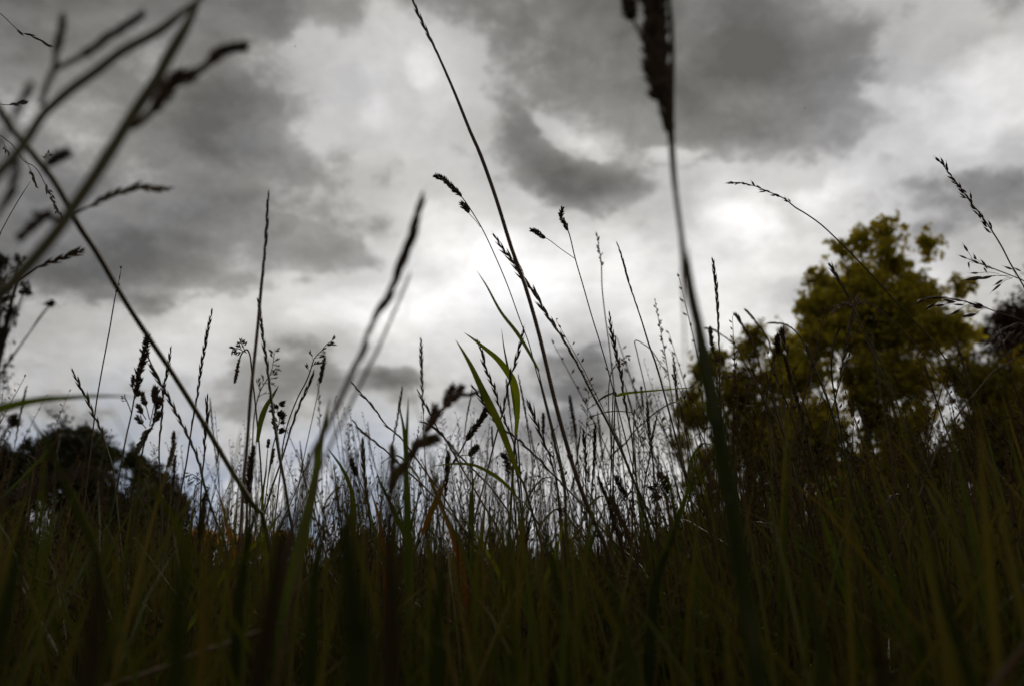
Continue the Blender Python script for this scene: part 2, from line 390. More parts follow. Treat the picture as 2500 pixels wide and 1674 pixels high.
HERO = []
def stalk(label, c, D, pts, w, head='spike', hl=0, hw=0, m1=None, m2=None, name='grass_stalk', cat='grass stalk', ground=True,
          leaf=None, tilt=.04, clusters=None, kw={}, group='grass stalks traced against the sky'):
    u = px(c, D); n = len(pts); w = w * 1.4; hw = hw * (1.35 if head == 'spike' else 1.0)
    P = [at(c, x, y, D * (1 + tilt * (i / max(1, n - 1) - .5))) for i, (x, y) in enumerate(pts)]
    P2 = to_ground(P) if ground else P
    sm = smooth_path(P2, 40); S = arc(sm); root = sm[-1].copy()
    o = empty(name, root); tag(o, label, cat, group)
    HL = hl * u; W = hw * u
    st = MB(); rad = []
    for s in S:
        f = min(1, s / max(HL, .03)); rad.append(w * u * .5 * (.35 + .65 * f) * (1 + .15 * min(1, s / S[-1])))
    st.tube(sm, rad, n=6)
    # nodes: slight swellings
    if S[-1] > HL + .25:
        for fr in (.45, .75):
            p, t = along(sm, S, HL + (S[-1] - HL) * fr); r = w * u * .62
            st.tube([p - t * r * 1.6, p - t * r * .5, p + t * r * .5, p + t * r * 1.6], [r * .7, r * 1.15, r * 1.15, r * .7], n=6)
    st.build('stem', m1 or M_stem, o, origin=root)
    if HL > 0 or clusters:
        h = MB()
        if HL > 0 and head: {'spike': head_spike, 'dense': head_dense, 'panicle': head_panicle}[head](h, sm, S, HL, W, **kw)
        for cl in clusters or []:                       # side heads: (traced points tip..joint, head length, width, kind, kw)
            cp, chl, chw, ck, ckw = cl
            cP = smooth_path([at(c, x, y, D) for x, y in cp], 14); cS = arc(cP)
            h.tube(cP, w * u * .32, n=5); chw = chw * (1.45 if D < .7 else 1)
            {'spike': head_spike, 'dense': head_dense, 'panicle': head_panicle}[ck](h, cP, cS, chl * u, chw * u, **ckw)
        h.build('seed_head', m2 or M_head, o, origin=root)
    for lf in leaf or []:
        lp, lw, lm = lf[:3]
        b = MB(); b.blade(smooth_path([at(c, x, y, D) for x, y in lp], 22), lw * u, **(lf[3] if len(lf) > 3 else {}))
        b.build('leaf', lm, o, origin=root)
    HERO.append(o); return o
def blade(label, c, D, pts, w, m=None, ground=False, kw={}, group='broad grass leaves traced one by one'):
    u = px(c, D); P = [at(c, x, y, D * (1 + .05 * i / len(pts))) for i, (x, y) in enumerate(pts)]
    foot = P[-1]; d = (P[-1] - P[-2]).normalized(); z = max(foot.z, .02)
    if d.z > -.35: d = Vector((-.08, .03, -1))
    sx = max(-.8, min(.8, d.x / -d.z))
    root = Vector((foot.x + sx * .6 * z, foot.y + .05 * z, -.01))
    o = empty('grass_shoot', root); tag(o, label, 'grass leaf', group)
    bl = MB(); st = MB()
    if ground:
        P = P + [foot.lerp(root, .45) + Vector((sx * .06 * z, 0, 0)), root.copy()]
    else:
        sp_ = smooth_path([foot, foot + (P[-1] - P[-2]).normalized() * min(.04, z * .2) if d.z < -.3 and (P[-1] - P[-2]).normalized().z < -.35 else foot + Vector((-.004, .002, -.02)), foot.lerp(root, .5) + Vector((sx * .07 * z, 0, 0)), root.copy()], 20)
        st.tube(sp_, [max(.0009, w * u * .16), max(.0014, w * u * .22)], n=6); st.build('stem', M_stem, o, origin=root)
    bl.blade(smooth_path(P, 30), w * u * 1.15, **kw); bl.build('leaf', m or M_leaf, o, origin=root)
    HERO.append(o); return o
def dense(**k): return dict(k)

# ------------------------------------------------------------------ ground
def ground_z(x, y):
    return .05 * math.sin(x * .31 + 1) * math.sin(y * .23) * min(1, (x * x + y * y) / 30)
gb = MB(); NG = 70
def gcoord(i): t = (i / NG - .5) * 2; return math.copysign(abs(t) ** 3 * 1500, t)
for j in range(NG + 1):
    for i in range(NG + 1):
        x, y = gcoord(i), gcoord(j); gb.v.append(Vector((x, y, ground_z(x, y) if abs(x) < 60 and abs(y) < 60 else 0)))
for j in range(NG):
    for i in range(NG):
        a = j * (NG + 1) + i; gb.f.append((a, a + 1, a + NG + 2, a + NG + 1))
gr = gb.build('ground', M_ground); gr['kind'] = 'structure'

# ------------------------------------------------------------------ trees
def foliage(clumps, D, leaf, dens, depth, seed, flat=1.0, twig=0.0):
    rng = np.random.default_rng(seed); V = []; T = []
    per = []
    for (x, y, r) in clumps:
        c = at('V', x, y, D); rr = r * px('V', D)
        c = c + Vector((0, rng.uniform(-depth, depth), 0))
        n = int(dens * (r * r) / 100)
        # leafy twigs radiate inside the clump: ragged rim, light and dark knots, gaps between them
        nt_ = max(7, int(n / 13)); th = rng.normal(size=(nt_, 3)); th[:, 2] += .25; th /= np.linalg.norm(th, axis=1)[:, None]
        o0 = rng.normal(size=(nt_, 3)) * rr * .34; ln = rr * rng.uniform(.35, 1.0, nt_); sd = rr * rng.uniform(.04, .11, nt_)
        idx = rng.integers(0, nt_, n); u_ = rng.random(n) ** .8
        p = o0[idx] + th[idx] * (ln[idx] * u_)[:, None] + rng.normal(size=(n, 3)) * (sd[idx] * (1.25 - .6 * u_))[:, None] + np.array(c)
        per.append((p, np.clip(rng.normal(.5, .22, nt_)[idx] + rng.normal(0, .12, n), 0, 1), c, rr))
    P = np.concatenate([q[0] for q in per]); tt = np.concatenate([q[1] for q in per]); n = len(P)
    a = rng.normal(size=(n, 3)); a[:, 2] -= .4; a /= np.linalg.norm(a, axis=1)[:, None]
    b = rng.normal(size=(n, 3)); b -= (a * b).sum(1)[:, None] * a; b /= np.linalg.norm(b, axis=1)[:, None]
    c_ = np.cross(a, b); L = leaf * rng.uniform(.6, 1.25, n)[:, None]
    v = np.stack([P, P + a * L * .45 + b * L * .33 + c_ * L * .08, P + a * L, P + a * L * .45 - b * L * .33 + c_ * L * .08], 1).reshape(-1, 3)
    return v, tt, per
def np_mesh(name, v, nper, tint, m, parent=None, faces=None):
    me = bpy.data.meshes.new(name); n = len(v)
    me.vertices.add(n); me.vertices.foreach_set('co', v.astype(np.float32).ravel())
    if faces is None: faces = np.arange(n).reshape(-1, nper)
    k = faces.shape[1]
    me.loops.add(faces.size); me.loops.foreach_set('vertex_index', faces.astype(np.int32).ravel())
    me.polygons.add(len(faces)); me.polygons.foreach_set('loop_start', (np.arange(len(faces)) * k).astype(np.int32))
    me.polygons.foreach_set('loop_total', np.full(len(faces), k, np.int32))
    me.update(calc_edges=True)
    at_ = me.attributes.new('tint', 'FLOAT', 'POINT'); at_.data.foreach_set('value', tint.astype(np.float32))
    me.materials.append(m)
    ob = bpy.data.objects.new(name, me); col.objects.link(ob)
    if parent: ob.parent = parent
    return ob
def tree(name, label, cat, D, base_x, clumps, leaf, dens, depth, m, seed, trunk_r=.12, group=None, fork=.35, gz=0, n_limb=40):
    root = at('V', base_x, 1290, D); root.z = gz
    o = empty(name, root); tag(o, label, cat, group)
    v, tt, per = foliage(clumps, D, leaf, dens, depth, seed)
    cr = np_mesh('crown', v - np.array(root), 4, np.repeat(tt, 4), m, o)
    rnd = random.Random(seed); tb = MB()
    top = max(per, key=lambda q: q[2].z)[2]
    ax = smooth_path([Vector(root) + Vector((0, 0, -.1)), root.lerp(top, .3) + Vector((rnd.uniform(-.1, .1) * D * .04, 0, 0)), root.lerp(top, .65) + Vector((.02 * D * .3, 0, 0)), top], 16)
    k = len(ax); tb.tube(ax, [trunk_r * (1 - .93 * i / (k - 1)) for i in range(k)], n=8)
    for (p, t_, c, rr) in per[:n_limb]:
        h = max(0.12, min(.85, (c.z - root.z) / max(.1, top.z - root.z) - .22)); i0 = int(h * (k - 1)); s = ax[i0]
        mid = s.lerp(c, .55) + Vector((rnd.uniform(-.1, .1), rnd.uniform(-.1, .1), -.10)) * rr * 1.5
        br = smooth_path([s, mid, c], 8); r0 = trunk_r * (1 - .9 * h) * .38
        tb.tube(br, [r0 * (1 - .85 * i / (len(br) - 1)) for i in range(len(br))], n=5)
        for q in range(6):
            e_ = c + Vector((rnd.uniform(-1, 1), rnd.uniform(-1, 1), rnd.uniform(-.6, 1))) * rr * .85
            b0 = br[int(len(br) * .6)]
            tb.tube(smooth_path([b0, b0.lerp(e_, .5) + Vector((0, 0, .08 * rr)), e_], 6), [r0 * .3, r0 * .08], n=4)
    tb.build('trunk', M_bark, o, origin=Vector(root))
    return o
A = [(1990,560,42),(1905,585,30),(1890,612,30),(1945,590,38),(2060,600,48),(2110,640,42),(2000,640,70),(1950,680,60),(2080,700,65),(2150,690,30),(1850,725,45),(1822,712,22),(1895,775,70),(2000,780,85),(2100,780,70),(2165,765,26),(1840,850,70),(1950,880,80),(2060,880,70),(2140,850,45),
     (1810,930,55),(1900,960,70),(2020,985,62),(2120,960,48),(1950,1065,72),(2080,1070,60),(1850,1065,60),(2000,1160,85),(1880,1180,75),(2110,1160,70),(1950,1260,80),(2080,1250,70),(2040,850,60),(2150,930,45),(2170,1010,50),(1880,1010,60),(1790,1010,60),(1980,1090,70),(2150,1090,60),(2180,1200,70),(1930,1130,70),(2060,1190,80),(2160,1290,80),(1880,1290,80),(1990,1290,80),(1940,760,60),(2060,760,60),(1835,800,55),(1815,860,50),(1860,690,34),(1925,740,55),(2120,720,45),(2175,860,30),(1960,700,70),(2040,690,70),(1900,700,40),(1990,900,70),(2100,1010,60),(1830,1000,60),(2030,560,30),(1960,545,22),(2085,590,36),(2130,670,36),(2150,740,45),(1900,640,36),(1985,620,60),(1840,745,44),(2185,770,22),(2150,790,50),(1800,880,50)]
tree('broadleaf_tree', 'tallest olive leaved tree with uneven pointed crown behind the right hand stalks', 'tree', 15, 1990, A, .10, 36, .8, M_tree1, 3, .16, 'trees beyond the meadow')
B = [(1640,820,38),(1725,795,42),(1775,800,34),(1600,895,42),(1680,885,62),(1760,870,60),(1600,960,42),(1690,980,70),(1780,980,60),(1630,1060,62),(1730,1080,70),(1810,1090,50),(1610,1150,50),(1700,1180,75),(1790,1200,70),(1640,1250,60),(1740,1270,60),(1575,1010,34),(1585,1090,40),(1600,1210,50),(1660,930,50),(1740,1010,60),(1800,1160,60),(1590,1280,50),(1700,1290,70),(1800,1290,70),(1580,925,28),(1600,840,22),(1850,1240,60),(1850,960,50),(1740,772,26),(1700,790,36),(1655,800,34),(1790,830,45),(1620,840,36),(1570,960,36)]
tree('broadleaf_tree', 'lower yellowish tree at the left shoulder of the tallest tree', 'tree', 16.5, 1700, B, .10, 36, .8, M_tree1, 4, .12, 'trees beyond the meadow')
C = [(2250,850,50),(2215,900,48),(2300,880,75),(2370,930,90),(2230,980,65),(2310,1050,85),(2205,1080,62),(2350,1150,80),(2190,1180,65),(2280,1200,80),(2430,880,90),(2450,1050,110),(2240,1260,70),(2380,1250,90)]
tree('broadleaf_tree', 'dense dark green tree filling the right edge below the purple brown one', 'tree', 13, 2330, C, .09, 60, .9, M_tree2, 5, .14, 'trees beyond the meadow')
Cc = [(2300,722,30),(2350,705,45),(2262,760,32),(2330,775,60),(2410,760,90),(2240,800,30),(2450,700,90),(2300,830,50),(2500,820,110),(2400,900,80),(2520,980,100)]
tree('copper_tree', 'dark purple brown crown showing at the right edge above the green tree', 'tree', 18, 2450, Cc, .085, 55, 1.2, M_tree3, 6, .2, 'trees beyond the meadow')
Lb = [(178,992,26),(140,1010,26),(120,1045,44),(215,1040,36),(60,1085,45),(150,1110,70),(262,1105,44),(330,1135,32),(372,1145,26),(50,1160,70),(200,1190,85),(310,1200,65),(375,1205,32),(120,1255,80),(280,1270,80),(20,1040,26),(-60,1120,80),(-120,1200,90),(380,1265,30),(20,1290,80),(200,1320,90),(-60,1260,90),(325,1115,40),(300,1085,40),(255,1060,45),(180,1030,50),(100,1080,60),(350,1180,50),(0,1100,60),(230,1150,70),(385,1230,34),(395,1190,26),(340,1160,50),(300,1050,26),(380,1260,50),(230,1010,26)]
tree('round_bush', 'near black round bush behind the grass at lower left', 'bush', 10, 180, Lb, .055, 110, .7, M_bush, 7, .10, 'trees beyond the meadow')
Eb = [(15,610,22),(45,655,18),(5,665,30),(12,715,20),(-50,640,60),(-90,720,70),(5,930,18),(14,990,26),(-30,960,45),(-80,860,80),(-130,780,90),(-160,980,100),(30,1010,16),(-40,1050,50),(-180,620,90),(25,585,14),(62,668,12),(-10,620,40),(30,700,18),(-20,1000,50),(12,905,12),(20,955,18)]
tree('broadleaf_tree', 'dark tree beyond the left edge whose twigs reach into the frame', 'tree', 9, -150, Eb, .045, 60, .5, M_bush, 8, .12, 'trees beyond the meadow')
far = [('yellow leaved tree low on the horizon right of the dark round bush', [(430,1246,28),(465,1236,30),(505,1240,30),(540,1246,28),(575,1250,24),(450,1290,30),(520,1290,30)], 480, M_yel, 45),
       ('smaller yellow tree on the horizon behind the tall double spikes', [(600,1248,26),(640,1240,28),(680,1250,26),(630,1290,28),(690,1292,22)], 640, M_yel, 47),
       ('dark far tree on the horizon left of the centre', [(790,1250,22),(830,1238,28),(868,1254,22),(830,1285,30),(780,1290,24),(880,1290,24)], 830, M_bush, 42),
       ('low dark hedge tree on the horizon left of the yellow shouldered tree', [(1430,1274,26),(1480,1262,30),(1530,1245,36),(1575,1225,44),(1500,1300,26)], 1510, M_tree2, 38),
       ('low far tree on the horizon below the central grey cloud', [(1060,1276,22),(1100,1266,24),(1150,1272,24),(1200,1268,24),(1250,1278,22)], 1140, M_tree2, 60)]
for i, (lb, cl, bx, mm, dd) in enumerate(far):
    tree('distant_tree', lb, 'tree', dd, bx, cl, .28, 60, 1.5, mm, 20 + i, .25, 'far trees on the horizon')

# ------------------------------------------------------------------ traced stalks and blades
SPK, DEN, PAN = 'spike', 'dense', 'panicle'
stalk('long thin wavy spike leaning left out of the top edge left of centre', 'V', 1.0, [(925,-45),(944,0),(960,40),(1000,122),(1040,213),(1075,300),(1100,357),(1135,455),(1170,568),(1200,650),(1235,772),(1270,920),(1310,1062),(1345,1160),(1395,1275),(1440,1420)], 6.5, SPK, 560, 9, M_stemr, M_headd, kw=dict(gap=1.9, ang=.13, fat=.34))
stalk('dark jointed spike crossing behind the longest leaning stalk right of centre', 'V', 1.1, [(1130,537),(1150,570),(1172,596),(1200,640),(1225,672),(1245,712),(1272,750),(1300,795),(1330,850),(1355,900),(1395,975),(1425,1038),(1450,1100),(1490,1190)], 4, SPK, 470, 10, M_stem, M_headd, kw=dict(gap=1.25, ang=.26, fat=.42))
stalk('bowed stalk with a lumpy drooping head above a small tuft, left of the longest stalk', 'C3', 1.15, [(120,803),(150,815),(180,840),(210,870),(243,905),(300,990),(345,1070),(400,1190),(450,1310),(500,1450),(545,1568),(580,1700),(640,1900),(700,2150)], 3.6, DEN, 165, 32, M_stem, M_headg, kw=dict(lump=.45, gl=.5), clusters=[([(240,928),(258,950),(275,978),(300,1005),(322,1035)], 62, 34, DEN, dict(lump=.2, gl=.5))])
stalk('stalk with two separate tufted heads, one on a side branch, right of centre', 'C3', 1.15, [(695,950),(690,985),(705,1020),(728,1068),(755,1180),(790,1300),(830,1440),(870,1568),(905,1690),(960,1900),(1010,2100),(1060,2300)], 4, DEN, 120, 27, M_stem, M_headd, kw=dict(lump=.6, gl=.5, period=None), clusters=[([(557,1048),(575,1055),(600,1075),(635,1093),(690,1135),(755,1180)], 82, 27, DEN, dict(lump=.3, gl=.5))])
stalk('faint slender stalk with a narrow feathery top just left of the dark wand', 'C3', 1.75, [(855,1068),(860,1110),(868,1160),(874,1210),(877,1310),(890,1430),(908,1560),(930,1750),(960,2000)], 4, PAN, 175, 20, M_stemr, M_headp, kw=dict(nb=14, k=3, sl=.75, openness=.35, droop=.1))
stalk('straight black wand shaped spike leaning left against the brightest sky', 'C3', 1.1, [(945,1106),(960,1150),(975,1200),(1000,1290),(1030,1380),(1060,1470),(1090,1568),(1120,1650),(1160,1790),(1210,1980),(1240,2100)], 6, SPK, 560, 13, M_stem, M_headd, kw=dict(gap=1.5, ang=.10, fat=.42))
stalk('stout stem with a bent joint and one narrow leaf rising left of the longest stalk', 'C7', 1.0, [(205,185),(220,260),(240,340),(262,430),(280,520),(305,620),(322,720),(326,850),(335,980),(345,1150)], 9, None, 0, 0, M_stem, leaf=[([(-66,-252),(-20,-180),(40,-70),(110,20),(160,100),(207,188)], 17, M_leaf, dict(twist=.1, fold=.1))])
stalk('upright wavy spike crossed by the bright horizontal leaf', 'C7', 1.15, [(518,-65),(522,0),(535,60),(550,130),(570,220),(580,300),(600,400),(615,480),(628,600),(640,700),(665,850)], 5, SPK, 480, 15, M_stem, M_headd, kw=dict(gap=1.25, ang=.24))
stalk('lone upright spike with stepped grains left of the yellowish tree', 'C4', 1.15, [(75,622),(80,660),(86,705),(92,770),(98,860),(100,930),(103,1000),(107,1100),(106,1200),(114,1330),(130,1500)], 5, SPK, 470, 16, M_stem, M_headd, kw=dict(gap=1.15, ang=.22))
# big near head with its own leaf
u_ = px('V', .42)
stalk('huge dark blurred seed head coming in from the top edge right of centre', 'V', .42, [(1522,-60),(1531,0),(1538,100),(1538,200),(1538,300),(1541,380),(1546,445),(1556,520),(1566,600),(1580,700),(1606,800),(1628,900),(1640,980),(1662,1100),(1692,1300),(1735,1568)], 9, None, 0, 0, M_stem, M_headd, tilt=.0,
      clusters=[([(1506,-60),(1514,30),(1514,120),(1520,200),(1529,280),(1534,360),(1541,430),(1548,455)], 492, 25, DEN, dict(lump=.3, gl=.6, n=420)), ([(1490,-60),(1500,0),(1506,80),(1511,150),(1518,220),(1527,290),(1535,350),(1541,400)], 420, 36, DEN, dict(lump=.45, gl=.5, n=330)), ([(1488,50),(1494,110),(1499,170),(1506,230),(1522,300)], 240, 44, DEN, dict(lump=.35, gl=.5, n=240)),
                ([(1438,8),(1450,50),(1478,105),(1512,170)], 52, 34, DEN, dict(lump=.05, gl=.5, n=120)), ([(1490,-10),(1489,40),(1500,120)], 80, 34, DEN, dict(lump=.1, gl=.5, n=140)), ([(1470,-25),(1480,5),(1500,70)], 44, 30, DEN, dict(lump=.05, gl=.5, n=80))],
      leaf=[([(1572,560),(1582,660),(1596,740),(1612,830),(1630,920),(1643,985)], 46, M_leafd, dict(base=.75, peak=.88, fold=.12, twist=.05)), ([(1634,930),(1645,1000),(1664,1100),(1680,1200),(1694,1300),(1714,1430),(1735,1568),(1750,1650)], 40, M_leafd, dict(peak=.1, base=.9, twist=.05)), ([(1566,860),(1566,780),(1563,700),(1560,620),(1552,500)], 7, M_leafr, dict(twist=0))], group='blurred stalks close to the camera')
# near blurred double spike left of centre
stalk('large blurred spike leaning right in the left half, thicker of the crossing pair', 'C2', .44, [(808,150),(775,260),(742,380),(702,470),(640,620),(560,760),(540,830),(500,920),(430,1070),(370,1200),(290,1350),(240,1568),(200,1750),(150,2000)], 18, SPK, 950, 42, M_stemr, M_headd, kw=dict(gap=1.1, ang=.14, fat=.55), group='blurred stalks close to the camera')
stalk('slimmer blurred spike just behind and below the large one leaning right', 'C2', .46, [(750,500),(700,620),(640,760),(600,850),(560,930),(510,1030),(470,1110),(400,1250),(330,1420),(280,1600),(240,1800)], 11, SPK, 420, 17, M_stemr, M_head, kw=dict(gap=1.5, ang=.10), group='blurred stalks close to the camera')
blade('wide dark green blade under the large blurred leaning spike', 'C6', .62, [(372,300),(345,420),(322,540),(300,680),(270,820),(238,960),(200,1100),(160,1300)], 48, M_leaf, True, dict(peak=.5, twist=.2))
stalk('tall straight wand rising left of the blurred leaning pair', 'C2', .85, [(105,128),(98,220),(95,290),(85,420),(70,570),(55,740),(38,900),(20,1080),(8,1250),(-5,1400),(-20,1600),(-40,1900)], 11, SPK, 480, 17, M_stemr, M_headd, kw=dict(gap=1.9, ang=.08, fat=.5))
stalk('dark wavy spike starting from the middle of the tall straight wand', 'C2', 1.0, [(56,618),(62,660),(70,720),(80,800),(95,900),(110,1020),(130,1170),(150,1310),(175,1440),(195,1568),(225,1750)], 9, SPK, 560, 15, M_stem, M_headd, kw=dict(gap=1.5, ang=.16))
stalk('slender wavy spike crossing above the end of the blurred diagonal stem', 'C5', 1.15, [(930,-78),(912,0),(905,40),(893,110),(880,180),(872,240),(862,310),(845,400),(830,500),(815,600),(795,700),(765,860),(740,960)], 5, SPK, 520, 13, M_stem, M_headd, kw=dict(gap=1.35, ang=.2))
stalk('long wavy spike running down right beside the stepped dark head', 'C5', 1.0, [(642,90),(652,130),(672,190),(720,270),(760,350),(800,425),(840,508),(875,600),(898,700),(928,790),(960,880),(1000,990),(1030,1120)], 7, SPK, 640, 15, M_stem, M_headd, kw=dict(gap=1.4, ang=.2))
stalk('dark knobbly head touching the top of the long wavy spike at left', 'C5', 1.0, [(643,38),(640,80),(628,130),(612,185),(603,240),(592,285),(575,380),(552,480),(530,600),(512,700),(480,860)], 5, DEN, 260, 34, M_stem, M_headd, kw=dict(lump=.5, gl=.62), clusters=[([(583,212),(582,240),(581,262),(592,300)], 52, 18, DEN, dict(lump=.1, gl=.6)), ([(610,282),(600,295),(588,312)], 22, 22, DEN, {}), ([(545,300),(560,330),(575,370)], 30, 22, PAN, dict(nb=4, k=3, sl=.6))])
stalk('nodding fluffy head with a tapering tail beside the dark knobbly one', 'C5', 1.0, [(588,553),(605,525),(622,495),(640,455),(668,430),(685,380),(682,330),(672,420),(640,480),(620,560),(608,640),(596,760)], 5, None, 0, 0, M_stem, M_head,
      clusters=[([(590,553),(606,525),(625,490),(645,455),(672,440)], 130, 27, DEN, dict(lump=.2, gl=.7)), ([(684,266),(680,300),(676,330),(668,370),(655,430)], 70, 32, DEN, dict(gl=.8)), ([(704,312),(690,345),(672,380)], 50, 30, DEN, dict(gl=.9)), ([(625,290),(632,320),(645,360),(655,400)], 60, 24, DEN, dict(gl=.9)), ([(604,340),(618,365),(640,400)], 45, 24, DEN, dict(gl=.9)), ([(700,372),(685,395),(660,430)], 50, 28, DEN, dict(gl=.9)), ([(602,392),(620,415),(640,440)], 40, 24, DEN, dict(gl=.9))])
stalk('thin spike between the fluffy head and the long wavy spike', 'C5', 1.15, [(750,84),(742,130),(735,180),(715,280),(708,400),(697,520),(700,650),(705,780),(708,900)], 5, SPK, 420, 12, M_stem, M_headd, kw=dict(gap=1.5, ang=.14))
stalk('curved couch spike leaning left over the dark round bush', 'C5', 1.1, [(318,184),(330,215),(345,240),(362,280),(380,305),(400,355),(412,385),(440,440),(466,520),(490,600),(505,700)], 5, SPK, 330, 15, M_stem, M_headd, kw=dict(gap=1.25, ang=.2))
stalk('hair thin stalk with tiny bracts rising above the round bush', 'C1', 1.3, [(555,1212),(548,1250),(540,1290),(530,1330),(515,1410),(500,1500),(487,1568),(462,1700),(440,1830),(425,1950),(408,2100)], 4.5, PAN, 210, 14, M_stemr, M_head, kw=dict(nb=5, k=2, sl=1.4, openness=.25, droop=0))
stalk('short wavy spike right of the fluffy head above the yellow far tree', 'C5', 1.15, [(910,298),(906,340),(908,400),(898,470),(895,560),(886,640),(878,760),(870,880)], 5, SPK, 230, 17, M_stem, M_headd, kw=dict(gap=1.0, ang=.14))
stalk('plump dark cigar shaped head in front of the low blue gap', 'C5', .95, [(1112,525),(1100,580),(1094,640),(1086,700),(1082,780),(1080,860),(1075,960),(1068,1080)], 9, DEN, 255, 38, M_stem, M_headd, kw=dict(lump=.08, gl=.42, fuzz=.35))
stalk('blurred cigar shaped head lower left of the plump one', 'C5', .85, [(905,715),(893,770),(885,830),(878,900),(870,960),(860,1060)], 9, DEN, 225, 34, M_stem, M_headd, kw=dict(lump=.06, gl=.42, fuzz=.3))
stalk('stalk whose small head nods down left beside the tall straight wand', 'C5', 1.1, [(1030,236),(1038,190),(1046,150),(1058,115),(1080,95),(1095,120),(1102,180),(1115,300),(1130,450),(1142,600),(1150,760),(1155,900)], 5, DEN, 120, 15, M_stem, M_headd, kw=dict(gl=1.0, lump=.2), clusters=[([(1018,95),(1040,90),(1062,100),(1080,110)], 60, 24, PAN, dict(nb=10, k=3, sl=.8, openness=1.1)), ([(1052,60),(1064,80),(1074,105)], 34, 22, PAN, dict(nb=8, k=3, sl=.8))], leaf=[([(1222,250),(1196,295),(1165,345),(1142,410),(1127,500)], 27, M_leaf, dict(peak=.65, twist=.1))])
stalk('wispy open panicle blurred behind the dark wavy spike', 'C6', 1.7, [(128,95),(120,150),(108,200),(62,280),(38,380),(30,500),(25,700)], 4, PAN, 240, 62, M_stemr, M_headp, kw=dict(nb=14, k=4, sl=.3, openness=.9))
stalk('airy panicle bending right at its tip left of the blurred leaning pair', 'C6', 1.25, [(385,52),(355,72),(330,102),(300,135),(282,190),(262,240),(230,300),(190,400),(165,500),(150,640)], 4, PAN, 200, 40, M_stemr, M_head, kw=dict(nb=12, k=3, sl=.55, openness=.8, droop=.15))
stalk('straight oblique spike between the airy panicle and the dark wavy spike', 'C6', 1.1, [(298,192),(286,225),(270,262),(230,350),(195,450),(160,570),(122,680),(80,820),(50,950)], 5, SPK, 300, 14, M_stem, M_headd, kw=dict(gap=1.6, ang=.1))
stalk('stubby clustered head clinging to the dark wavy spike', 'C6', 1.05, [(145,338),(140,370),(148,400),(140,440),(132,470),(115,540),(100,640),(85,760)], 4, PAN, 150, 36, M_stem, M_headd, kw=dict(nb=14, k=5, sl=.75, openness=.8, fat=.5))
stalk('tiny oval tufted head left below the narrow leaf in front of low cloud', 'C6', 1.1, [(100,490),(98,515),(95,545),(85,640),(60,780),(40,900)], 3, DEN, 52, 15, M_stem, M_head, clusters=[([(122,532),(118,560),(110,600),(90,700)], 66, 16, DEN, dict(lump=.3))])
stalk('wavy spike leaning left under the blurred pair, upper of two parallel ones', 'C6', 1.1, [(465,238),(490,270),(520,305),(545,330),(570,362),(620,430),(680,482),(740,562),(800,645),(860,725),(940,860),(1010,960)], 5, SPK, 420, 11, M_stem, M_headd, kw=dict(gap=1.7, ang=.12))
stalk('wavy spike leaning left under the blurred pair, lower of two parallel ones', 'C6', 1.15, [(470,404),(495,440),(520,462),(580,510),(640,560),(690,612),(760,672),(830,742),(900,812),(960,882),(1030,1000)], 5, SPK, 340, 11, M_stem, M_headd, kw=dict(gap=1.7, ang=.14))
stalk('thin spike crossing the bent brown tuft from upper left', 'C6', 1.15, [(752,270),(775,320),(800,360),(840,440),(870,480),(900,530),(940,600),(990,685),(1040,770),(1100,870),(1140,980)], 5, SPK, 330, 11, M_stem, M_headd, kw=dict(gap=1.6, ang=.14))
stalk('low slanting spike passing under the curled cocksfoot head', 'C6', 1.2, [(768,410),(800,422),(830,442),(880,490),(930,552),(1000,622),(1060,682),(1110,745),(1165,830),(1200,940)], 5, SPK, 280, 11, M_stem, M_headd, kw=dict(gap=1.5, ang=.15))
blade('left of the two needle like blades standing side by side', 'C6', .9, [(668,318),(678,370),(690,430),(698,520),(706,650),(712,800)], 18, M_leaf, False, dict(peak=.8))
blade('tall needle like blade widening into a dark green ribbon left of centre', 'C6', .8, [(713,295),(708,400),(703,500),(703,650),(706,800),(714,1000),(716,1200),(720,1400)], 30, M_leaf, True, dict(peak=.5))
stalk('blurred brown tuft bending right across the grey cloud left of centre', 'C6', .62, [(1022,278),(980,292),(940,288),(905,310),(870,350),(825,395),(790,455),(765,505),(730,560),(690,622),(650,680),(632,760),(625,900),(618,1100),(610,1300)], 13, None, 0, 0, M_stemr, M_head,
      clusters=[([(1022,278),(985,292),(940,292),(915,300)], 100, 15, DEN, dict(gl=1.2)), ([(905,262),(888,300),(872,345),(850,372)], 100, 30, DEN, dict(gl=.9)), ([(944,262),(920,300),(890,335)], 80, 26, DEN, dict(gl=.9)), ([(830,352),(825,385),(800,430),(782,465)], 120, 34, DEN, dict(gl=.9)), ([(835,485),(800,497),(765,512),(740,530)], 95, 34, DEN, dict(gl=.8)), ([(745,505),(735,540),(715,580)], 80, 26, DEN, dict(gl=.9)), ([(690,600),(660,640),(640,680),(615,700)], 110, 30, DEN, dict(gl=.9)), ([(640,520),(645,580),(640,660)], 110, 20, DEN, dict(gl=.9))], group='blurred stalks close to the camera')
stalk('curled cocksfoot head over a small oval one, just left of the broad green blades', 'C6', 1.1, [(1050,355),(1040,385),(1012,425),(985,460),(962,498),(940,540),(902,600),(862,690),(822,800),(780,930),(760,1050)], 4.5, DEN, 168, 32, M_stem, M_headd, kw=dict(lump=.25, gl=.5), clusters=[([(1012,522),(995,540),(975,555),(940,560),(905,598)], 52, 32, DEN, dict(lump=.1, gl=.5))])
blade('short rust coloured blade below the curled cocksfoot head', 'C6', 1.0, [(872,676),(855,715),(832,762),(800,830),(772,905)], 26, M_leafr, False, dict(peak=.5))
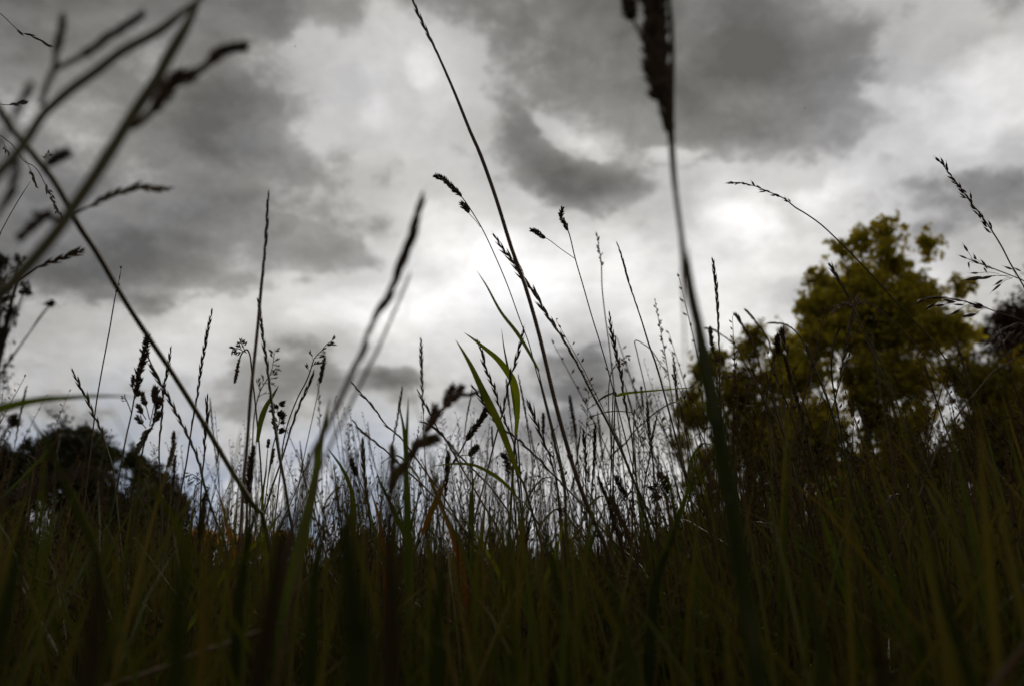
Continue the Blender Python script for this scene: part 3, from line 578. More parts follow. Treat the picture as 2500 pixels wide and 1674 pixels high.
blade('broad green blade arching over to the right at the centre', 'C6', 1.1, [(955,20),(1000,52),(1050,92),(1100,134),(1142,185),(1172,235),(1188,300),(1190,380),(1183,465)], 30, M_leafl, False, dict(peak=.6, twist=.5, fold=.12))
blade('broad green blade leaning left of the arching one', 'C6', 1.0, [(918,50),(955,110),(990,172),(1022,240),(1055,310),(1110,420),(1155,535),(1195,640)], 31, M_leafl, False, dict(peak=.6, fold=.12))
blade('thin upright blade pointing up behind the arching green blade', 'C6', 1.2, [(1120,0),(1130,80),(1143,150),(1160,230),(1178,360),(1188,470)], 11, M_leaf, False)
blade('green blade curving over like a low bridge below the small oval head', 'C6', 1.05, [(808,608),(850,600),(900,595),(950,594),(1000,600),(1050,622),(1100,652),(1150,695),(1192,745)], 15, M_leafl, False, dict(peak=.75))
stalk('wavy spike behind the broad arching blade', 'C6', 1.15, [(1016,55),(1030,92),(1040,130),(1052,182),(1078,240),(1092,275),(1110,340),(1140,420),(1180,525),(1190,640),(1205,780)], 5, SPK, 420, 14, M_stem, M_headd, kw=dict(gap=1.3, ang=.2))
stalk('long oblique spike crossing both broad green blades', 'C6', 1.1, [(1218,0),(1205,60),(1182,150),(1158,215),(1142,290),(1130,350),(1092,490),(1060,620),(1020,770),(985,900),(950,1020)], 5, SPK, 380, 15, M_stem, M_headd, kw=dict(gap=1.6, ang=.16))
stalk('upright jointed spike standing between the blurred pair and the needle blades', 'C6', 1.1, [(512,488),(514,550),(516,600),(526,690),(538,790),(548,900),(558,1100)], 6, SPK, 330, 17, M_stem, M_head, kw=dict(gap=1.1, ang=.22))
stalk('small dark cone shaped head left of the upright jointed spike', 'C6', 1.15, [(460,575),(470,605),(482,632),(496,662),(520,720),(545,800)], 4, DEN, 95, 22, M_stem, M_headd, kw=dict(lump=.1))
blade('sickle shaped thin blade under the blurred pair', 'C6', 1.0, [(355,520),(385,560),(420,610),(448,668),(468,730),(480,830),(470,960)], 17, M_leaf, False)
blade('short pointed blade left of the needle like ones', 'C6', .95, [(575,636),(595,690),(625,750),(655,815),(685,880),(710,960)], 20, M_leaf, False)
stalk('dense dark narrow spike below the low bridge shaped blade', 'C6', 1.15, [(888,548),(884,600),(880,650),(876,700),(872,750),(865,850)], 4, SPK, 190, 17, M_stem, M_headd, kw=dict(gap=.8, ang=.2))
stalk('drooping black cluster under the foot of the arching green blade', 'C6', 1.1, [(1150,560),(1158,590),(1165,620),(1170,660),(1172,720),(1180,820)], 4, PAN, 120, 44, M_stem, M_headd, kw=dict(nb=14, k=4, sl=.6, fat=.45))
stalk('jointed spike leaning left at the centre with open stepped grains', 'C7', 1.15, [(155,314),(175,360),(190,400),(225,490),(245,535),(262,585),(285,680),(295,780),(308,1000)], 5, SPK, 300, 17, M_stem, M_headd, kw=dict(gap=1.4, ang=.28, fat=.35))
stalk('long diagonal wavy spike sweeping down right across the centre stems', 'C7', 1.1, [(-85,252),(-40,318),(0,380),(30,420),(65,452),(120,490),(180,550),(215,580),(250,622),(285,655),(320,692),(400,775),(460,852),(560,960),(640,1050)], 5.5, SPK, 500, 15, M_stem, M_headd, kw=dict(gap=1.5, ang=.2))
stalk('shorter of two upright wavy spikes below the central grey cloud', 'C7', 1.25, [(402,443),(406,500),(412,560),(412,620),(414,700),(418,820)], 4, SPK, 230, 13, M_stem, M_headd, kw=dict(gap=1.2))
stalk('taller of two upright wavy spikes below the central grey cloud', 'C7', 1.25, [(455,420),(452,480),(450,545),(446,620),(440,700),(430,830)], 4, SPK, 270, 14, M_stem, M_headd, kw=dict(gap=1.1))
stalk('faint fuzzy blurred head low in the central grey cloud', 'C7', 2.4, [(342,300),(352,360),(362,420),(370,480),(376,560),(385,700)], 5, DEN, 200, 17, M_stemr, M_headp, kw=dict(lump=.1, gl=.7))
stalk('thick brown upright head near the middle of the grass line', 'C7', 1.0, [(470,658),(490,710),(512,762),(540,862),(562,930),(580,1000),(605,1100)], 10, DEN, 330, 22, M_stemr, M_headd, kw=dict(lump=.1, gl=.7, fuzz=.2))
stalk('braided spike right of the thick brown head', 'C7', 1.0, [(520,730),(540,778),(565,835),(590,890),(612,950),(635,1020),(650,1100)], 7, SPK, 330, 21, M_stemr, M_head, kw=dict(gap=.8, ang=.16))
blade('bright yellow green leaf lying level against the sky right of centre', 'C7', 1.1, [(1005,240),(920,256),(840,264),(740,272),(660,279),(605,284),(570,290),(550,298)], 18, M_leafl, False, dict(peak=.85, base=.6, face=Vector((0, .3, 1)), fold=.15))
blade('grey green wisp of leaf below the level yellow green one', 'C7', 1.3, [(410,404),(440,388),(480,374),(520,366),(560,364),(632,372)], 13, M_leaf, False, dict(face=Vector((0, .5, 1))))
blade('thin oblique blade tip left of the level yellow green leaf', 'C7', 1.3, [(440,348),(470,318),(500,298),(540,282)], 9, M_leaf, False)
stalk('airy little panicle above the level yellow green leaf', 'C7', 1.5, [(600,128),(580,135),(558,150),(535,175),(520,215),(512,300),(520,450),(530,620)], 3.5, PAN, 130, 48, M_stemr, M_headp, kw=dict(nb=10, k=3, sl=.35))
blade('broad dark blade leaning right at the foot of the yellowish tree', 'C7', .95, [(912,535),(890,605),(868,685),(842,765),(815,840),(785,920),(755,1000),(720,1100)], 28, M_leaf, True, dict(peak=.6))
blade('thin dark blade left of the broad right leaning one', 'C7', 1.0, [(750,572),(770,640),(788,720),(800,790),(812,860),(825,960)], 15, M_leaf, True)
blade('hair thin straight blade under the level yellow green leaf', 'C7', 1.1, [(630,425),(627,500),(632,600),(638,700)], 7, M_leaf, True)
stalk('dark nodding cluster left below the level leaf', 'C7', 1.2, [(548,655),(560,685),(575,712),(592,735),(615,712),(622,760),(628,850)], 4, DEN, 120, 26, M_stem, M_headd, kw=dict(gl=.7, lump=.4))
stalk('open dark cluster right below the level leaf', 'C7', 1.2, [(730,655),(740,690),(755,725),(772,760),(778,800),(782,880)], 4, PAN, 130, 62, M_stem, M_headd, kw=dict(nb=16, k=5, sl=.42, fat=.5))
stalk('stalk arching left like a fishing rod behind the level leaf', 'C7', 1.5, [(515,575),(550,535),(590,500),(620,460),(655,425),(700,385),(745,352),(800,325),(830,345),(850,420),(862,560),(870,700)], 4, SPK, 260, 9, M_stem, M_headp, kw=dict(gap=1.2))
stalk('spike zigzagging upright right of the level leaf middle', 'C7', 1.3, [(680,325),(684,390),(690,450),(694,500),(704,560),(710,640),(715,760)], 4, SPK, 260, 12, M_stem, M_head, kw=dict(gap=1.1))
stalk('spike curving down left from a point under the level leaf', 'C7', 1.3, [(725,388),(712,440),(700,510),(690,580),(676,650),(668,720),(664,820)], 4, SPK, 260, 10, M_stem, M_head, kw=dict(gap=1.2))
stalk('faint small panicle hanging right over the wand at the bright sky edge', 'C7', 1.6, [(770,222),(758,185),(740,158),(718,122),(690,88),(630,55),(640,120),(680,300),(700,500)], 3.5, PAN, 120, 20, M_stemr, M_headp, kw=dict(nb=8, k=3, sl=.6))
stalk('long arched oat stalk reaching left in front of the brightest break in the clouds', 'C4', 1.15, [(148,273),(180,272),(210,274),(270,290),(330,315),(400,345),(450,385),(500,415),(570,465),(650,540),(730,620),(820,715),(900,805),(960,868),(1080,1000),(1180,1140),(1290,1290),(1400,1430),(1493,1545)], 5, PAN, 360, 26, M_stem, M_head, kw=dict(nb=17, k=2, sl=.95, openness=.22, droop=.05, awn=.5, fat=.3))
stalk('long brome head descending right near the right edge', 'C4', 1.1, [(1110,174),(1130,202),(1150,230),(1200,290),(1240,350),(1290,412),(1340,482),(1390,562),(1430,640),(1475,715),(1520,800),(1580,930),(1630,1100)], 5, PAN, 470, 30, M_stem, M_head, kw=dict(nb=24, k=2, sl=1.15, openness=.28, droop=.02, awn=.45, fat=.3))
og = lambda p, q: ([q, ((p[0] + q[0]) / 2, (p[1] + q[1]) / 2), p], 3, 3, PAN, dict(nb=1, k=0))
def spray(label, D, stem_pts, w, grains, m2=M_head, group='grass stalks traced against the sky', thick=.21):
    o = stalk(label, 'C4', D, stem_pts, w, None, 0, 0, M_stemr, m2, group=group)
    root = o.location.copy(); h = MB(); u = px('C4', D)
    for (bx, by, jx, jy, tx, ty) in grains:          # base of the grain, joint on the stem, tip of the grain
        b_, j_, t_ = at('C4', bx, by, D), at('C4', jx, jy, D), at('C4', tx, ty, D)
        h.tube(smooth_path([b_, b_.lerp(j_, .5) + Vector((0, 0, 6 * u)), j_], 8), u * 1.1, n=4, cap=False)
        L = (t_ - b_).length
        h.grain(b_, t_ - b_, L * .8, L * thick, awn=.45); h.grain(b_ + rv(L * .04), t_ - b_ + rv(L * .12), L * .62, L * thick * .7, awn=.5); h.grain(b_ + rv(L * .04), t_ - b_ + rv(L * .15), L * .5, L * thick * .8, awn=.2)
    h.build('seed_head', m2, o, origin=root); return o
spray('open awned oat panicle pointing left at the right edge', 1.05, [(1240,622),(1270,634),(1320,652),(1400,682),(1450,702),(1500,726),(1580,800),(1650,950)], 4,
      [(1238,588,1262,632,1212,545),(1232,618,1275,640,1185,600),(1290,642,1320,652,1250,618),(1275,622,1300,645,1258,590),(1320,652,1350,664,1290,615),(1285,684,1380,688,1238,684),(1300,702,1420,700,1198,722),(1345,700,1430,700,1270,716),(1395,718,1440,705,1348,745),(1385,735,1440,708,1338,778),(1240,636,1262,640,1245,672),(1325,665,1350,668,1310,645),(1440,668,1458,700,1392,650),(1480,676,1440,660,1440,660),(1310,660,1335,662,1330,690)], M_head)
spray('drooping awned oat panicle in front of the purple brown tree', 1.05, [(1000,822),(1040,802),(1090,794),(1150,800),(1230,815),(1310,840),(1400,872),(1500,908),(1580,980),(1650,1120)], 4,
      [(1040,802,1060,796,978,828),(1085,796,1100,795,1020,800),(1120,795,1150,800,1050,800),(1085,825,1130,800,1032,858),(1130,830,1180,806,1068,835),(1165,812,1190,808,1110,800),(1200,852,1260,825,1142,885),(1180,815,1210,812,1128,825),(1215,830,1240,818,1160,826),(1275,870,1320,845,1192,890),(1285,832,1300,836,1225,818),(1215,812,1240,818,1150,798),(1310,838,1330,845,1255,812),(1305,845,1330,848,1240,832)], M_headd)
spray('blurred oat panicle hanging low at the right edge below the drooping one', .95, [(1330,1010),(1370,960),(1420,930),(1470,915),(1530,940),(1600,1050)], 5,
      [(1350,975,1400,940,1300,1025),(1385,985,1420,932,1340,1050),(1420,970,1440,925,1390,1015),(1450,950,1470,918,1400,985),(1480,955,1490,922,1440,990),(1490,925,1500,922,1450,900)], M_headd)
stalk('jointed spike in front of the left side of the tallest tree', 'C4', 1.2, [(608,643),(628,680),(648,715),(668,750),(690,782),(720,855),(760,940),(800,1010),(850,1110),(900,1230),(950,1400)], 4.5, SPK, 210, 18, M_stem, M_headd, kw=dict(gap=1.2, ang=.25))
stalk('hazy arched panicle across the middle of the tallest tree', 'C4', 1.7, [(618,862),(640,835),(680,822),(720,815),(765,816),(830,850),(880,892),(950,955),(1050,1075),(1150,1230),(1250,1400)], 4, PAN, 260, 30, M_stemr, M_headp, kw=dict(nb=16, k=3, sl=.75, openness=.4))
stalk('black lumpy head rising through a paler spike left of the tallest tree', 'C4', 1.05, [(400,1060),(415,1110),(428,1160),(452,1240),(475,1310),(492,1380),(520,1500),(560,1640),(610,1800),(660,2000)], 8, DEN, 330, 20, M_stem, M_headd, kw=dict(lump=.15, gl=.8, fuzz=.2))
stalk('paler jointed spike standing above the black lumpy head', 'C4', 1.15, [(388,938),(394,970),(402,1010),(414,1050),(420,1110),(430,1200),(440,1330)], 4, SPK, 120, 22, M_stem, M_head, kw=dict(gap=.8, ang=.3))
stalk('small brown tuft like a catkin left of the paler jointed spike', 'C4', 1.2, [(372,968),(368,1000),(372,1030),(370,1062),(385,1120),(398,1250),(410,1400)], 3.5, DEN, 98, 27, M_stemr, M_headd, kw=dict(lump=.2, gl=.5))
stalk('blurred thin wand leaning left at the yellowish tree top, leftmost of three', 'C4', 2.0, [(32,935),(60,938),(85,945),(115,965),(150,990),(190,1030),(225,1100)], 5, SPK, 190, 9, M_stemr, M_head)
stalk('blurred thin wand leaning left at the yellowish tree top, middle of three', 'C4', 1.8, [(172,866),(195,895),(215,930),(238,965),(262,1025),(290,1110),(310,1250)], 5, SPK, 180, 15, M_stemr, M_head)
stalk('blurred thin wand leaning left at the yellowish tree top, rightmost of three', 'C4', 1.9, [(220,848),(250,880),(285,925),(312,960),(335,1010),(355,1090),(370,1220)], 5, SPK, 150, 10, M_stemr, M_head)
stalk('thin stalk whose tip lies level over the yellowish tree', 'C4', 1.6, [(325,912),(370,912),(410,920),(450,948),(482,990),(520,1080),(580,1200),(620,1330),(650,1480)], 4.5, SPK, 150, 9, M_stem, M_head)
stalk('dark bent stem with a small top in front of the gap beneath the tallest tree', 'C4', 1.1, [(655,934),(640,965),(625,1010),(616,1100),(618,1160),(628,1230),(650,1350),(680,1500)], 6, SPK, 70, 10, M_stem, M_headd)
stalk('dark oblique stem left of the black lumpy head', 'C4', 1.1, [(318,1140),(335,1210),(355,1280),(380,1360),(405,1440),(430,1530),(470,1700)], 6, SPK, 150, 11, M_stem, M_headd)
stalk('pale thin straw climbing right through the dark undergrowth', 'C8', 1.0, [(1262,118),(1230,128),(1180,158),(1120,192),(1070,250),(1020,312),(960,390),(900,492),(868,548),(835,640),(800,722),(760,810),(720,890),(660,1020),(606,1145)], 5.5, None, 0, 0, M_headp)
stalk('pale nodding feather of grass left in the dark lower right', 'C8', 1.1, [(196,1008),(190,975),(178,935),(158,898),(130,862),(95,850),(62,858),(55,900),(58,1000),(70,1200)], 4, PAN, 190, 24, M_stemr, M_headp, kw=dict(nb=16, k=4, sl=.8, openness=.3, droop=.3), ground=True)
stalk('small pale drooping tip in the middle of the dark lower right', 'C8', 1.2, [(478,563),(510,566),(540,576),(565,596),(590,622),(610,650),(640,720),(660,900)], 4, DEN, 110, 13, M_stem, M_headp, kw=dict(gl=1.1))
stalk('pinkish hooked head in the dark lower right', 'C8', 1.1, [(652,800),(660,770),(676,742),(700,728),(712,735),(708,770),(715,860),(730,1000)], 5, DEN, 110, 19, M_stemr, M_headp, kw=dict(gl=.8))
blade('level thin blade across the dark lower right, upper one', 'C8', 1.1, [(380,795),(460,808),(550,820),(650,825),(750,826),(850,824),(945,818)], 8, M_leaf, False)
blade('level thin blade across the dark lower right, lower one sloping down', 'C8', 1.05, [(78,1068),(160,1080),(250,1096),(350,1118),(460,1140),(530,1158),(620,1210),(720,1275),(820,1340)], 8, M_leaf, False)
stalk('leaning dark stem with a wavy top left of the tallest tree trunk', 'C8', 1.15, [(135,225),(155,300),(180,390),(205,470),(228,560),(262,660),(290,800),(330,960),(370,1100)], 6, SPK, 250, 13, M_stem, M_headd)
stalk('long dark stem curving left through the gaps of the tallest tree', 'C8', 1.1, [(300,75),(330,150),(362,230),(400,330),(440,450),(470,560),(500,680),(530,800),(560,950)], 6, SPK, 180, 12, M_stem, M_headd)
stalk('thin dark stem leaning left from the middle of the lower right', 'C8', 1.15, [(530,335),(560,430),(590,520),(620,640),(660,760),(710,880),(760,1020),(810,1180),(860,1330)], 6, SPK, 200, 12, M_stem, M_headd)
stalk('thin stem leaning left before the trunk of the tallest tree', 'C8', 1.3, [(560,50),(590,100),(620,170),(660,250),(700,330),(730,420),(760,560),(780,720)], 4.5, SPK, 160, 12, M_stem, M_head)
stalk('dark stem leaning left in front of the sky gaps under the green right tree', 'C8', 1.2, [(820,165),(850,250),(880,340),(910,430),(950,530),(980,640),(1010,780),(1040,950)], 5, SPK, 180, 12, M_stem, M_headd)
stalk('long stem leaning left at the right edge above the undergrowth', 'C8', 1.1, [(1140,0),(1170,80),(1195,180),(1215,260),(1240,330),(1262,420),(1280,540)], 5, SPK, 150, 12, M_stemr, M_headd)
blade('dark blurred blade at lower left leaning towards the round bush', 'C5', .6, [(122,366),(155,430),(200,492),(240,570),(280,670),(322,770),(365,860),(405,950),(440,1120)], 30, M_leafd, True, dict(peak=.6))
blade('short dark blade crossing the blurred one at lower left', 'C5', .8, [(243,485),(218,525),(188,562),(130,622),(60,692),(-20,760)], 14, M_leaf, False)
blade('thick blurred green blade lying level across the left edge', 'C5', .52, [(610,305),(520,298),(400,298),(300,305),(200,312),(120,324),(50,340),(-30,362),(-120,400)], 36, M_leaf, False, dict(peak=.8, face=Vector((0, 1, .5))), group='broad grass blades traced one by one')
stalk('wide blurred brown plume bowed over the dark round bush', 'C5', .33, [(505,662),(440,640),(360,640),(260,650),(160,690),(80,720),(0,770),(-80,860),(-160,1000),(-220,1200)], 15, DEN, 560, 34, M_stemr, M_headd, kw=dict(gl=1.3, lump=.3, n=240), group='blurred stalks close to the camera')
stalk('blurred stem lying almost level along the bottom left', 'C5', .6, [(1256,1288),(1180,1312),(1100,1342),(1000,1382),(900,1412),(800,1455),(700,1492),(580,1535),(470,1570),(300,1640)], 15, None, 0, 0, M_headp, ground=False, group='blurred stalks close to the camera')
stalk('thin pale straw crossing the dark grass at lower left', 'C5', .95, [(18,1034),(80,1060),(150,1090),(250,1130),(320,1165),(392,1204)], 5, None, 0, 0, M_headp, ground=False)
stalk('dark blurred stem at the bottom right corner', 'V', .4, [(2380,1440),(2342,1480),(2310,1520),(2270,1575),(2200,1680)], 14, None, 0, 0, M_stemr, ground=False, group='blurred stalks close to the camera')
stalk('blurred hazy plume behind the long wavy spike at left', 'C5', 2.0, [(762,460),(758,520),(745,580),(730,620),(722,700),(715,800)], 4, DEN, 170, 20, M_stemr, M_head, kw=dict(gl=1.0, lump=.3))
stalk('second hazy plume beside the first behind the long wavy spike', 'C5', 2.0, [(768,560),(762,620),(758,680),(752,740),(748,820)], 4, DEN, 150, 15, M_stemr, M_head, kw=dict(gl=1.0, lump=.3))
stalk('small hooked panicle above the low blue gap', 'C5', 1.7, [(815,655),(840,640),(865,655),(880,672),(858,690),(850,740),(845,830)], 4, PAN, 120, 40, M_stemr, M_head, kw=dict(nb=10, k=3, sl=.4))
# upper left corner, near and far
stalk('thick blurred stem slanting from the top edge to the left edge, upper of the pair', 'C1', .33, [(960,-50),(900,5),(840,50),(720,145),(560,232),(440,325),(330,402),(240,480),(190,530),(130,625),(60,720),(-40,830),(-140,1000)], 36, None, 0, 0, M_near, M_head, ground=True, tilt=0,
      clusters=[([(290,75),(278,150),(258,230),(250,310),(215,390),(185,480)], 240, 32, DEN, dict(gl=.9, lump=.2)), ([(650,62),(600,100),(520,150),(420,225),(330,280),(250,318)], 420, 30, DEN, dict(gl=1.0, lump=.2))], group='blurred stalks close to the camera')
stalk('thick blurred stem below it carrying a reddish knotted side head', 'C1', .34, [(925,-60),(885,50),(840,140),(775,250),(710,370),(635,480),(560,600),(480,730),(400,850),(330,950),(270,1040),(190,1140),(100,1240),(0,1350),(-120,1480)], 46, None, 0, 0, M_near, M_head, tilt=0,
      clusters=[([(1118,215),(1060,220),(1000,238),(955,285),(915,320),(865,345)], 230, 46, DEN, dict(gl=.6, lump=.2)), ([(880,330),(830,350),(780,380),(745,440),(700,500),(640,560),(600,580)], 320, 62, DEN, dict(gl=.5, lump=.15))],
      leaf=[([(650,440),(590,540),(520,650),(450,760),(385,860),(330,940)], 66, M_leaf, dict(peak=.5, base=.5))], group='blurred stalks close to the camera')
stalk('blurred stem slanting down right from the left edge to the middle left', 'C1', .62, [(-60,400),(0,500),(50,580),(110,650),(170,725),(230,800),(280,880),(320,955),(370,1045),(440,1150),(530,1305),(600,1420),(680,1542),(760,1660),(850,1800),(960,1980),(1060,2150),(1160,2310),(1215,2420)], 20, None, 0, 0, M_stem, ground=True, tilt=.75, group='blurred stalks close to the camera')
stalk('blurred wavy side head pointing right over the crossing stems at upper left', 'C1', .55, [(775,860),(730,862),(670,858),(620,852),(570,870),(510,888),(460,912),(400,945),(345,975),(290,1020),(190,1140),(0,1350),(-120,1480)], 9, SPK, 430, 30, M_near, M_headp, kw=dict(gap=.6, ang=.3), group='blurred stalks close to the camera')
stalk('blurred knotted head pointing left under the crossing stems at upper left', 'C1', .38, [(160,975),(200,985),(240,990),(290,1015),(270,1050),(190,1140),(0,1350)], 9, DEN, 120, 34, M_near, M_head, kw=dict(gl=.6), clusters=[([(95,1080),(150,1030),(200,985),(260,930)], 200, 34, DEN, dict(gl=.8)), ([(300,695),(255,720),(215,760),(190,800)], 120, 40, DEN, dict(gl=.8))], group='blurred stalks close to the camera')
stalk('brown blurred head pointing right above the twigs at the left edge', 'C1', .8, [(382,1140),(345,1150),(305,1168),(240,1192),(180,1215),(150,1235),(90,1280),(0,1340),(-100,1450)], 7, SPK, 250, 24, M_stemr, M_head, kw=dict(gap=.9, ang=.3), group='blurred stalks close to the camera')
stalk('pale blurred plume at the left edge among the crossing stems', 'C1', .30, [(140,385),(110,440),(70,520),(30,600),(-30,700),(-90,850)], 16, DEN, 200, 42, M_stem, M_headg, kw=dict(gl=.8), group='blurred stalks close to the camera')
stalk('pale blurred plume hanging lower at the left edge', 'C1', .33, [(80,745),(65,820),(35,900),(-10,960),(-60,1040)], 14, DEN, 240, 40, M_stem, M_headg, kw=dict(gl=.8), group='blurred stalks close to the camera')
stalk('slender awned head entering from the left edge near the top corner', 'C1', 1.1, [(235,212),(215,203),(190,190),(160,172),(130,160),(98,150),(60,118),(30,88),(0,62),(-60,20),(-160,-10),(-300,200),(-360,600)], 3, SPK, 270, 18, M_stem, M_headd, kw=dict(gap=2.2, ang=.06, fat=.6))
stalk('short sharp awned head entering level from the left edge', 'C1', 1.1, [(118,468),(85,472),(55,478),(20,478),(-20,476),(-90,500),(-160,700)], 3, SPK, 130, 24, M_stem, M_headg, kw=dict(gap=.9, ang=.15))
stalk('weeping dark panicle hanging right from the left edge on a hair thin red stem', 'C1', 1.1, [(282,986),(262,955),(242,915),(222,870),(200,830),(180,790),(150,755),(110,735),(60,665),(30,640),(0,618),(-60,600),(-130,700),(-160,1000)], 3, PAN, 250, 20, M_stemr, M_headd, kw=dict(nb=16, k=3, sl=1.3, openness=.15, droop=.3, fat=.3),
      clusters=[([(165,845),(150,800),(130,755),(110,720)], 120, 24, PAN, dict(nb=10, k=2, sl=1.1, openness=.2, fat=.32)), ([(40,700),(25,670),(5,640),(-20,620)], 70, 20, PAN, dict(nb=7, k=2, sl=1.1, openness=.25, fat=.32)), ([(228,700),(215,720),(200,745)], 50, 20, PAN, dict(nb=6, k=2, sl=.9))])
stalk('hair thin red stem crossing the left edge under the weeping panicle', 'C1', 1.1, [(140,826),(110,872),(80,920),(40,990),(0,1065),(-60,1180)], 3, None, 0, 0, M_stemr)

# close blades blurred along the bottom
MID = [('short green leaf left of the foot of the arching blades', .95, [(960,1040),(1002,1140),(1038,1230),(1062,1340)], 15), ('green leaf crossing upward right under the curled cocksfoot head', 1.0, [(1225,1140),(1204,1225),(1188,1300),(1180,1400)], 15),
 ('leaf tip slanting left below the low bridge shaped leaf', 1.0, [(1058,1180),(1110,1255),(1150,1330),(1170,1420)], 13), ('green leaf leaning right below the two upright wavy spikes', .9, [(1395,1125),(1358,1225),(1334,1310),(1325,1420)], 16),
 ('pointed leaf left of the broad right leaning one under the level leaf', 1.0, [(1455,1105),(1480,1200),(1498,1290),(1510,1400)], 13), ('leaf under the small dark cone shaped head', 1.0, [(845,1110),(868,1190),(880,1285),(884,1400)], 15),
 ('upright leaf just under the curled cocksfoot head', 1.1, [(1092,1065),(1076,1150),(1078,1250),(1085,1380)], 12), ('leaf right of the huge seed head stem before the yellowish tree', .9, [(1640,1085),(1668,1180),(1694,1290),(1706,1420)], 16),
 ('green leaf low between the thick brown head and the longest stalk', .95, [(1292,1180),(1272,1260),(1245,1335),(1232,1440)], 14), ('leaf at the foot of the tall straight wand', 1.0, [(612,1060),(600,1150),(606,1255),(614,1380)], 13),
 ('leaf at the foot of the plump cigar shaped head', 1.0, [(502,1130),(520,1205),(545,1295),(556,1400)], 13), ('leaf crossing to the left before the far yellow trees', .95, [(650,1160),(610,1215),(560,1265),(500,1330)], 12),
 ('leaf standing before the base of the tallest tree', .9, [(1870,1120),(1892,1215),(1925,1320),(1950,1430)], 15), ('leaf standing low before the dark green right tree', .9, [(2180,1150),(2210,1240),(2248,1340),(2280,1440)], 15)]
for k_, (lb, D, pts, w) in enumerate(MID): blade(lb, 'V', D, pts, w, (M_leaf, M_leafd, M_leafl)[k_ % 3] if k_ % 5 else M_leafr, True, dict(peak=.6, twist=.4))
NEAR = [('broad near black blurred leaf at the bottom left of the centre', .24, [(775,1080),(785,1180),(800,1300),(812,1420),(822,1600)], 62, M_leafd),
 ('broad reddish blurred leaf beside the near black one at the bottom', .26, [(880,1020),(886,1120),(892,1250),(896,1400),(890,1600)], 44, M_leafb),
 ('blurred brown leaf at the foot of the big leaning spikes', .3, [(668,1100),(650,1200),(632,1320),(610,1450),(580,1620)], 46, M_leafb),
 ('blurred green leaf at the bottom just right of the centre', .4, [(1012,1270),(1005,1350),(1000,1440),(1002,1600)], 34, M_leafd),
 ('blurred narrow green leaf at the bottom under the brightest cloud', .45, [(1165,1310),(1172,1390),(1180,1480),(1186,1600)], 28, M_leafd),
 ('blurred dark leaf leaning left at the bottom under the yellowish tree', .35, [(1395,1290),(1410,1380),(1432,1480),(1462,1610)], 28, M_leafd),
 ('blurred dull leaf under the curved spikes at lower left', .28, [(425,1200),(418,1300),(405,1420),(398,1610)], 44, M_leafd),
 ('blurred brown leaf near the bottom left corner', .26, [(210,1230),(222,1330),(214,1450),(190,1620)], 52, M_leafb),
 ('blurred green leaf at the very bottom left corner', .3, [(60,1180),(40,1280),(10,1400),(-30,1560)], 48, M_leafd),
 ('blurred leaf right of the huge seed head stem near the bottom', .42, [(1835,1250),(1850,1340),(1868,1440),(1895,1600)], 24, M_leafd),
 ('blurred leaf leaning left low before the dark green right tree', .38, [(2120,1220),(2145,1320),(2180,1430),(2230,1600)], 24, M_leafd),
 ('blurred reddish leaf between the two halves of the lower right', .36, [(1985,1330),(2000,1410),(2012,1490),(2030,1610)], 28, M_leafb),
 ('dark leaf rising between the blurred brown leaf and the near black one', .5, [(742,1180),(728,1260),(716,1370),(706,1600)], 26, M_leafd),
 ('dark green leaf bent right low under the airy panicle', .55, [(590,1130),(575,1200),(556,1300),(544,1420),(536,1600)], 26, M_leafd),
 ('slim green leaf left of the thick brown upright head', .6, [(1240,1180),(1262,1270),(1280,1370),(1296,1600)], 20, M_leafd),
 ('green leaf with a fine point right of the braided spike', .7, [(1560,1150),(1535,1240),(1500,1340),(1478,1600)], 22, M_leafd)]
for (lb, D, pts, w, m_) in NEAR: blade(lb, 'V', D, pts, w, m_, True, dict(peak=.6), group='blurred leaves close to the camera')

# ------------------------------------------------------------------ two insects in the air
def insect(label, c, x, y, D, s):
    p = at(c, x, y, D); o = empty('insect', p); tag(o, label, 'insect', 'insects in the air')
    b = MB(); b.grain(Vector((-s, 0, 0)), Vector((1, .2, .1)), s * 2, s * .8, n=8); b.build('body', M_fly, o)
    for sg in (-1, 1):
        w = MB(); w.blade([Vector((s * .9 * k / 4 * .5, sg * s * 1.4 * k / 4, s * .5 * k / 4)) for k in range(4, -1, -1)], s * .7, face=Vector((0, .1, 1))); w.build('wing', M_wing, o)
insect('tiny dark insect flying before the grey cloud at upper right', 'V', 1841, 248, 2.2, .0028)
insect('tiny dark insect flying before the bright cloud edge at upper left', 'V', 675, 107, 2.2, .0028)

